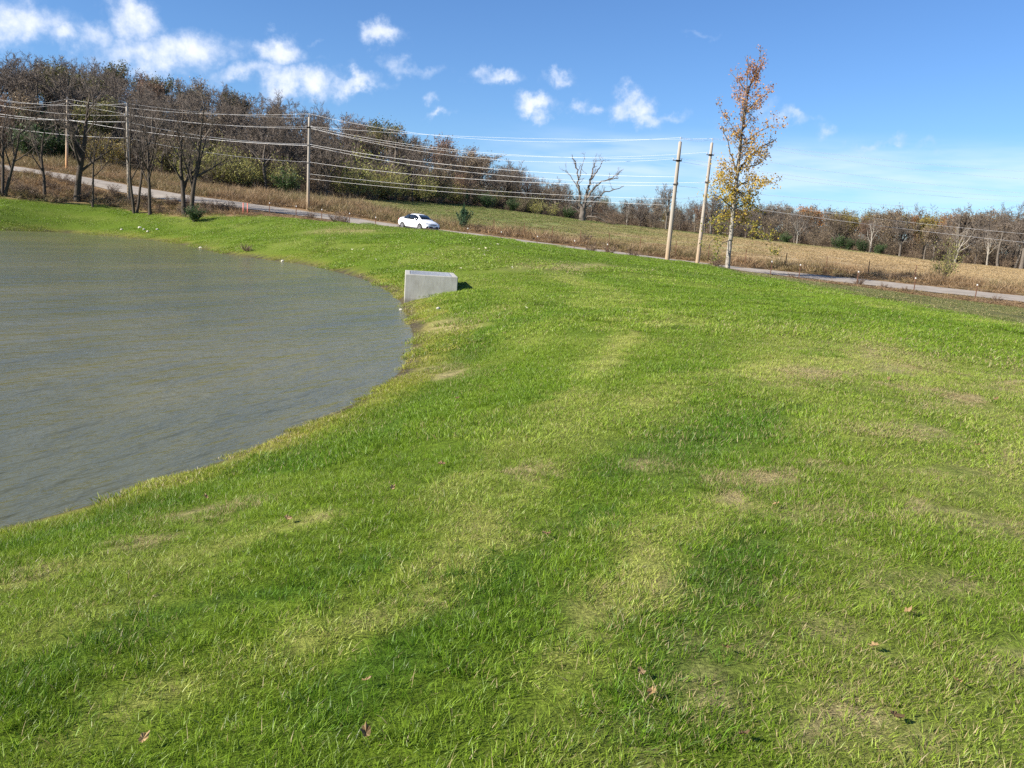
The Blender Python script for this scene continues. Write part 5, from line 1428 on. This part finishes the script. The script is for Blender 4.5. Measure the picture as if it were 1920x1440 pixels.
# ------------------------------------------------------------------ the wood
BARE = [tree_meshes('wood_tree', 200 + i, 11.5, (2.6, 3.2, 4.0, 2.8, 3.4, 3.0)[i], (.20, .17, .22, .18, .16, .2)[i],
                    bare_cfg(kids=((6, 7, 6, 5), (5, 7, 6, 5), (6, 6, 6, 6), (7, 6, 6, 5), (6, 7, 6, 5), (5, 7, 7, 5))[i], lead=(.9, 1.0, .8, 1.1, .9, .8)[i], rmin=.017, cone=.3), BARK_GREY, BARK_TWIG) for i in range(6)]
RUST = [tree_meshes('wood_tree', 220 + i, 11.0, 3.0, .18, bare_cfg(kids=(6, 6, 5, 4), lead=.9, rmin=.018), BARK_GREY, BARK_TWIG_RED, LEAF_RUST, 2600, .26) for i in range(3)]
BRWN = [tree_meshes('wood_tree', 230 + i, 10.5, 2.6, .18, bare_cfg(kids=(6, 6, 5, 4), lead=.9, rmin=.018), BARK_GREY, BARK_TWIG, LEAF_BROWN, 2600, .25) for i in range(3)]
OCHR = [tree_meshes('wood_tree', 240 + i, 10.5, 2.6, .18, bare_cfg(kids=(6, 6, 5, 4), lead=.8, rmin=.018), BARK_GREY, BARK_TWIG, LEAF_OCHRE, 4200, .30) for i in range(2)]
ORNG = [tree_meshes('wood_tree', 250 + i, 10.5, 2.6, .18, bare_cfg(kids=(6, 6, 5, 4), lead=.8, rmin=.018), BARK_GREY, BARK_TWIG_RED, LEAF_ORANGE, 4000, .30) for i in range(2)]
OLIV = [tree_meshes('wood_tree', 260 + i, 11.0, 2.8, .2, bare_cfg(kids=(6, 6, 5, 4), lead=.8, rmin=.018), BARK_GREY, BARK_TWIG, LEAF_OLIVE, 5200, .30) for i in range(2)]
KIND = {'bare': (BARE, 'leafless grey-brown tree in the autumn wood', 'leafless trees of the wood'),
        'rust': (RUST, 'tree with a rusty red-brown crown in the autumn wood', 'rusty crowned trees of the wood'),
        'brown': (BRWN, 'tree with dull brown withered leaves in the autumn wood', 'brown leaved trees of the wood'),
        'ochre': (OCHR, 'tree with a yellow-ochre crown in the distant wood at the right', 'ochre trees of the wood'),
        'orange': (ORNG, 'tree with an orange crown in the distant wood at the right', 'orange trees of the wood'),
        'olive': (OLIV, 'dark olive tree still in leaf in the autumn wood', 'olive trees of the wood')}
rng = np.random.default_rng(8)
placed = []; count = {k: 0 for k in KIND}
def put(kind, x, y, s, sz=None, label=None):
    ms, lab, grp = KIND[kind]
    o = make_tree(ms[int(rng.integers(len(ms)))], (x, y, ground(x, y) - .1), rng.uniform(0, 6.28), s, 'wood_tree', sz)
    tag(o, label or lab, 'tree', grp); count[kind] += 1; placed.append((x, y)); return o
az0, az1 = -.68, .68
cand = []
for row, (dr, sp) in enumerate(((2, 4.6), (7, 5.6), (14, 6.8), (24, 7.8), (36, 8.4), (50, 8.6), (66, 9.0), (84, 9.0), (102, 8.5))):
    a = az0
    while a < az1:
        we = float(np.interp(a, _az, _wd)); r = we + dr + rng.uniform(-2.5, 2.5)
        cand.append((row, a, r)); a += sp * rng.uniform(.75, 1.25) / r
for row, a, r in cand:
    pxa = CX + FPX * math.tan(a)                    # roughly the photo column
    if pxa < -330 or pxa > 2250: continue
    lim = np.interp(pxa, [-300, 300, 640, 950, 1050, 1200, 1400, 2000], [232, 232, 212, 197, 188, 205, 262, 258])
    if r > lim: continue
    x, y = r * math.sin(a), r * math.cos(a)
    if 1000 < pxa < 1180 and row < 1: continue
    u = rng.random(); n_ = float(fbm(np.array([x * .03]), np.array([y * .03]), 5)[0])
    if pxa > 1330 and row >= 2: kind = 'orange' if u < .16 else 'ochre' if u < .40 else 'brown' if u < .88 else 'bare'
    elif pxa > 1150: kind = 'bare' if u < .48 else 'brown' if u < .82 else 'rust' if u < .93 else 'ochre'
    elif pxa > 620: kind = 'bare' if u < .42 else 'rust' if u < .60 else 'brown' if u < .92 else 'olive'
    else: kind = 'bare' if u < .78 else 'brown' if u < .91 else 'rust' if u < .96 else 'olive'
    s = rng.uniform(.88, 1.2) * np.interp(pxa, [0, 600, 900, 1050, 1250, 1500, 2000], [1.12, .97, .90, .62, .66, .74, .88]) * (1.12 if pxa > 1330 and row >= 3 else 1)
    if row == 0: s *= rng.uniform(.5, .8)
    if row == 1: s *= rng.uniform(.75, 1.0)
    put(kind, x, y, s)
open('/tmp/wood.txt', 'w').write(str(count))
# trees that stand out
def spot(kind, px, d, s, lab, sz=None, meshes=None):
    v = ray(px, horizon_y(px)); h = v[:2] / np.hypot(*v[:2]) * d
    o = put(kind, h[0], h[1], s, sz, lab); return o
spot('olive', 300, 205, 1.15, 'round olive-brown oak crown standing up from the hilltop wood at the left')
spot('olive', 345, 210, .95, 'smaller olive tree right of the round oak crown on the hilltop')
spot('olive', 447, 200, .85, 'olive tree at the right shoulder of the hilltop wood', 1.15)
spot('bare', 160, 215, 1.3, 'tall pale bare crown rising above the wood behind the thick forked tree')
spot('bare', 517, 205, .9, 'narrow bare tree rising above the wood left of the pale straight pole', 1.3)
spot('bare', 592, 200, .8, 'thin bare tree showing above the wood just behind the pale straight pole', 1.25)
spot('rust', 650, 190, 1.1, 'rusty crown at the top of the wood right of the pale straight pole')
spot('rust', 985, 178, .8, 'small rusty crown near the low end of the hill wood')
spot('rust', 870, 180, 1.0, 'broad red-brown crown at the foot of the hill wood above the field')

# pale dead or white-barked ones
WHITE = [tree_meshes('white_tree', 300 + i, 10.5, 4.0, .2, bare_cfg(kids=(5, 4, 4, 3), lead=.9, rmin=.022), BARK_PALE, ramp_mat('pale_twig', (.20, .17, .14), (.30, .26, .21), scale=2, rough=.9)) for i in range(3)]
for i, (px, d, s, lab) in enumerate(((1630, 160, .66, 'white barked tree at the front of the wood behind the dark green shrubs'), (1790, 150, .6, 'large white limbed tree at the front of the wood at the right'), (1695, 250, 1.15, 'pale bare crown sticking up above the far wood at the right'),
                                     (1492, 160, .5, 'slim pale trunk at the front of the wood right of the tall yellowing tree'), (1850, 150, .6, 'pale slanting trunk at the edge of the wood near the right border'), (1172, 168, .5, 'small whitish crown in the wood right of the dead tree'))):
    b = gp(px, d, .1); o = make_tree(WHITE[i % 3], b, i * 1.7, s, 'white_tree'); tag(o, lab, 'tree', 'pale barked trees in the wood')
for i, (px, d, s, lab) in enumerate(((1246, 150, .72, 'dark small tree with a crooked trunk in front of the wood behind the thick pole'), (1330, 158, .8, 'bare tree at the wood edge between the poles and the yellowing tree'), (1870, 142, .85, 'tall grey bare tree at the right border of the picture'), (1790, 158, .9, 'grey bare tree behind the white limbed tree'), (1915, 138, .85, 'bare tree cut by the right edge of the picture'))):
    b = gp(px, d, .1); o = make_tree(BARE[(i + 2) % 6], b, i * 1.1, s, 'wood_tree'); tag(o, lab, 'tree')

# ------------------------------------------------------------------ shrubs
def shrub_meshes(seed, H, R, n_stem, leaf, n_leaf, size, twig, up=.5, aspect=.45, curl=.35):
    rng = np.random.default_rng(seed); W0, W1 = Wood(), Wood(); P2, D2 = [], []
    for k in range(n_stem):
        a = rng.uniform(0, 6.283); sp = rng.uniform(.05, 1) ** .7; h = H * rng.uniform(.6, 1.05) * (1 - .3 * sp)
        p = np.array([math.cos(a), math.sin(a), 0]) * R * .12 * rng.random(); d = norm(np.array([math.cos(a) * sp * R / H, math.sin(a) * sp * R / H, up + .5]))
        pts, n = [p - np.array([0, 0, .1])], 6
        for i in range(n):
            d = norm(d + rng.normal(size=3) * .1 + np.array([math.cos(a), math.sin(a), 0]) * curl * .06); p = p + d * h / n; pts.append(p.copy())
            if i > 0:
                for _ in range(2):
                    dd_ = norm(d + rng.normal(size=3) * .6); q = [p, p + dd_ * h * .12, p + norm(dd_ + rng.normal(size=3) * .3) * h * .26]
                    W1.tube(q, [.012, .009, .005], 3, 0); P2 += q[1:]; D2 += [dd_, dd_]
        W0.tube(pts, np.linspace(.03, .009, n + 1), 4, 0); P2 += pts[2:]; D2 += [d] * (len(pts) - 2)
    P2, D2 = np.array(P2), np.array(D2)
    i = rng.integers(0, len(P2), n_leaf)
    W1.leaves(P2[i] + rng.normal(size=(n_leaf, 3)) * size * .8, size, rng, 1, aspect, dirs=D2[i])
    return W0.mesh('shrub_stems', [twig]), W1.mesh('shrub_foliage', [twig, leaf])
SH_W = [shrub_meshes(400 + i, 5.0, 3.2, 26, LEAF_WILLOW, 1100, .24, BARK_TWIG) for i in range(3)]
SH_B = [shrub_meshes(410 + i, 3.0, 2.4, 30, LEAF_BROWN, 900, .16, BARK_TWIG_RED) for i in range(4)]
SH_G = [shrub_meshes(420 + i, 3.0, 2.0, 26, LEAF_GREEN, 3200, .18, BARK_TWIG, aspect=.5) for i in range(2)]
SH_O = [shrub_meshes(430 + i, 4.2, 2.6, 24, LEAF_OCHRE, 1700, .20, BARK_TWIG) for i in range(2)]
SH_R = [shrub_meshes(440 + i, 1.3, 1.1, 22, LEAF_BROWN, 420, .10, BARK_TWIG_RED) for i in range(3)]
def shrub(ms, px, d, s, lab, grp=None, sz=None, name='shrub'):
    b = gp(px, d, .05); k = int(rng.integers(len(ms)))
    o = link(name, ms[k][0]); o.location = b; o.rotation_euler = (0, 0, rng.uniform(0, 6.28)); o.scale = (s, s, sz or s)
    link('foliage', ms[k][1], o); tag(o, lab, 'shrub', grp); return o
def wd(px, off=0): 
    return float(np.interp(px, [a[0] for a in WOOD], [a[2] for a in WOOD])) + off
for i in range(52):
    px = (640 + 400 * (i / 30) + rng.uniform(-9, 9)) if i < 30 else rng.uniform(300, 560)
    shrub(SH_W, px, wd(px, rng.uniform(-1.5, 5)), rng.uniform(.5, 1.05) * (1.05 if px < 800 else .75), 'feathery yellow-green shrub in the thicket along the foot of the hill wood', 'yellow-green shrubs of the thicket', name='willow_shrub')
for px, s, lab in ((660, 1.6, 'tallest yellow-green shrub right of the pale straight pole'), (405, 1.25, 'yellow-green shrub behind the broad twin trunked tree'), (735, 1.2, 'yellow-green shrub above the white car'), (820, 1.1, 'bright yellow-green shrub above the small cedar')):
    shrub(SH_W, px, wd(px, -1), s, lab, name='willow_shrub')
for px, d, s, lab in ((535, 116, 1.1, 'dark evergreen shrub at the wood edge left of the pale straight pole'), (912, 143, .95, 'round dark green bush at the edge of the field, left one of two'), (958, 147, .8, 'round dark green bush at the edge of the field, right one of two'),
                      (1062, 152, .8, 'dark green bush behind the dead tree'), (85, 132, 2.0, 'large green shrub mass behind the bare trees at the left'), (60, 128, 1.5, 'green shrub at the far left beside the road'), (115, 130, 1.5, 'green shrub behind the pole with the orange foot'),
                      (1567, 157, .85, 'dark green shrub at the foot of the distant wood, leftmost of four'), (1586, 157, .75, 'dark green shrub at the foot of the distant wood, second of four'), (1616, 156, .85, 'dark green shrub left of the white barked tree, third of four'), (1645, 156, .7, 'dark green shrub right of the white barked tree, last of four'),
                      (365, 80.5, .55, 'small dark green bush at the foot of the broad twin trunked tree'), (1470, 160, .7, 'low green bush at the wood edge right of the yellowing tree')):
    shrub(SH_G, px, d, s, lab, name='green_shrub')
for px, d, s, lab in ((205, 124, 1.2, 'golden shrub behind the thin dark tree'), (185, 126, 1.0, 'golden brown shrub behind the thick forked tree'), (700, 132, 1.0, 'ochre shrub in the thicket above the white car')):
    shrub(SH_O, px, d, s, lab, name='golden_shrub')
# brown thicket in front of and inside the wood: countless stems, so one stuff object
def thick(X, Y):
    r = np.hypot(X, Y); az = np.arctan2(X, Y); we = wood_edge(X, Y)
    return (np.abs(az) < .72) & (r > we - 3.5) & (r < we + 115) & (r < 262)
X, Y, rg = cells(-165, 165, 80, 262, 3.2, 33, thick)
dd_ = np.hypot(X, Y) - wood_edge(X, Y)
k = rg.random(len(X)) < np.where(dd_ < 8, 1, .62); X, Y, dd_ = X[k], Y[k], dd_[k]
n = len(X); z = ground(X, Y)
protos = []
SH_T = [shrub_meshes(450 + i, 5.5, 3.0, 30, LEAF_BROWN, 900, .22, BARK_TWIG, up=.8) for i in range(2)]
for a, b_ in SH_B + SH_T:
    me = bpy.data.meshes.new('thicket_bush'); 
    ob = bpy.data.objects.new('thicket_bush', b_); protos.append(ob)
s = rg.uniform(.6, 1.15, n) * np.where(dd_ < 0, .55, 1)
scatter('brown_thicket', protos, np.stack([X, Y, z - .1], 1), np.stack([np.zeros(n), np.zeros(n), rg.uniform(0, 6.28, n)], 1), np.stack([s, s, s * rg.uniform(.7, 1.1, n)], 1), np.ones((n, 3)), np.zeros(n),
        'tangled brown undergrowth along the edge and floor of the wood', 'undergrowth')

def under(X, Y):
    r = np.hypot(X, Y); az = np.arctan2(X, Y); ro = road_off(X, Y)
    return (az > -.62) & (az < -.335) & (r > lawn_edge(X, Y) + .8) & (ro < -3.2)
X, Y, rg = cells(-80, -20, 60, 125, 1.7, 35, under)
n = len(X); z = ground(X, Y); s = rg.uniform(.45, 1.0, n)
scatter('bramble_thicket', [bpy.data.objects.new('bramble', b_) for a, b_ in SH_R], np.stack([X, Y, z - .05], 1), np.stack([np.zeros(n), np.zeros(n), rg.uniform(0, 6.28, n)], 1), np.stack([s, s, s], 1), np.ones((n, 3)), np.zeros(n),
        'low tangled brambles under the bare trees beside the road', 'undergrowth')

# weeds and brambles one can tell apart along the verge
rng = np.random.default_rng(19)
for i, (px, off, s, lab) in enumerate(((628, -4.6, .9, 'dark bramble clump on the near verge below the pale straight pole'), (645, -5.0, .8, 'bramble clump just left of the white car, by the lawn edge'), (583, -4.4, .7, 'small weed clump below the pale straight pole'), (1617, -4.0, .65, 'dark tangled weed clump on the near verge at the right'),
                                       (1490, -4.2, .4, 'reddish weed clump by the white tipped posts right of the tall tree'), (1665, -3.8, .45, 'pale bramble spilling over the near road edge at the right'), (1110, -3.6, .8, 'weed clump hiding the road right of the dead tree'), (1145, -3.6, .9, 'larger weed clump hiding the road left of the thick pole'),
                                       (1190, -3.6, .8, 'weed clump left of the foot of the thick pole'), (1345, -4.0, .9, 'leafy weed clump left of the foot of the tall tree'), (320, -4.6, .9, 'bramble below the road beside the broad twin trunked tree'), (420, -5.5, .7, 'weed clump left of the pink marker posts'),
                                       (745, -4.2, .5, 'low weed clump in front of the rear wheel of the car'), (810, -4.4, .5, 'low reddish weeds in front of the nose of the car'), (1705, -4.2, .4, 'tan weed clump right of the pale bramble'), (1880, -4.5, .5, 'tall thin weeds on the near verge at the right border'), (1100, 8, 1.0, 'weed clump in the field in front of the dead tree'))):
    shrub(SH_R, px, road_d(px, off), s, lab, name='weed_clump')
shrub(SH_W, 1772, road_d(1772, 9), .62, 'small yellowish sapling standing alone in the tan field at the right', sz=.8, name='sapling')
shrub(SH_B, 1140, 137, .9, 'fallen brushy branches on the grass beside the dead tree', sz=.35, name='brush_pile')
shrub(SH_R, 463, road_d(463) - 33.5, .5, 'dry weed tuft at the water edge of the far bank', name='weed_tuft')

# young cedar beside the road
def cedar(seed, H, R):
    rng = np.random.default_rng(seed); W0, W1 = Wood(), Wood()
    W0.tube([(0, 0, -.1), (0, 0, H * .5), (0, 0, H * .95)], [.05, .035, .01], 6, 0)
    C_, D_ = [], []
    for k in range(40):
        t = rng.random() ** 1.1; z = H * (.06 + .8 * t); a = rng.uniform(0, 6.283); ln = R * (1.15 - t * .95) * rng.uniform(.7, 1.1)
        d = norm(np.array([math.cos(a), math.sin(a), .75 + .8 * t])); p = np.array([0, 0, z * .75]); L_ = max(ln, .25) * 1.45
        pts = [p]
        for i in range(6):
            d = norm(d + np.array([0, 0, .10]) + rng.normal(size=3) * .05); p = p + d * L_ / 6; pts.append(p.copy())
            m_ = 13
            C_.append(p + rng.normal(size=(m_, 3)) * (.030 + .012 * (6 - i))); D_.append(np.repeat(d[None], m_, 0))
        W0.tube(pts, np.linspace(.02, .005, 7), 4, 0)
    for i in range(60): C_.append(np.array([[0, 0, H * (.55 + .45 * i / 60)]]) + rng.normal(size=(8, 3)) * (.10 * (1 - i / 70))); D_.append(np.repeat(np.array([[0, 0, 1.]]), 8, 0))
    c = np.concatenate(C_); W1.leaves(c, .15, rng, 0, .35, dirs=np.concatenate(D_))
    return W0.mesh('cedar_trunk', [BARK_DARK]), W1.mesh('cedar_foliage', [LEAF_CEDAR])
LEAF_CEDAR = leaf_mat('cedar_needles', [(.018, .045, .022), (.035, .075, .035), (.05, .095, .04)], trans=.1)
cm = cedar(5, 2.7, 1.15)
b = gp(868, road_d(868, 4.6)); o = link('young_cedar', cm[0]); o.location = b; link('foliage', cm[1], o)
tag(o, 'young dark green cedar standing beside the road right of the white car', 'tree')
b = gp(872, 143); o = link('young_cedar', cm[0]); o.location = b; o.scale = (.45, .45, 1.1); link('foliage', cm[1], o); tag(o, 'thin dark evergreen spire at the wood edge above the young cedar', 'tree')
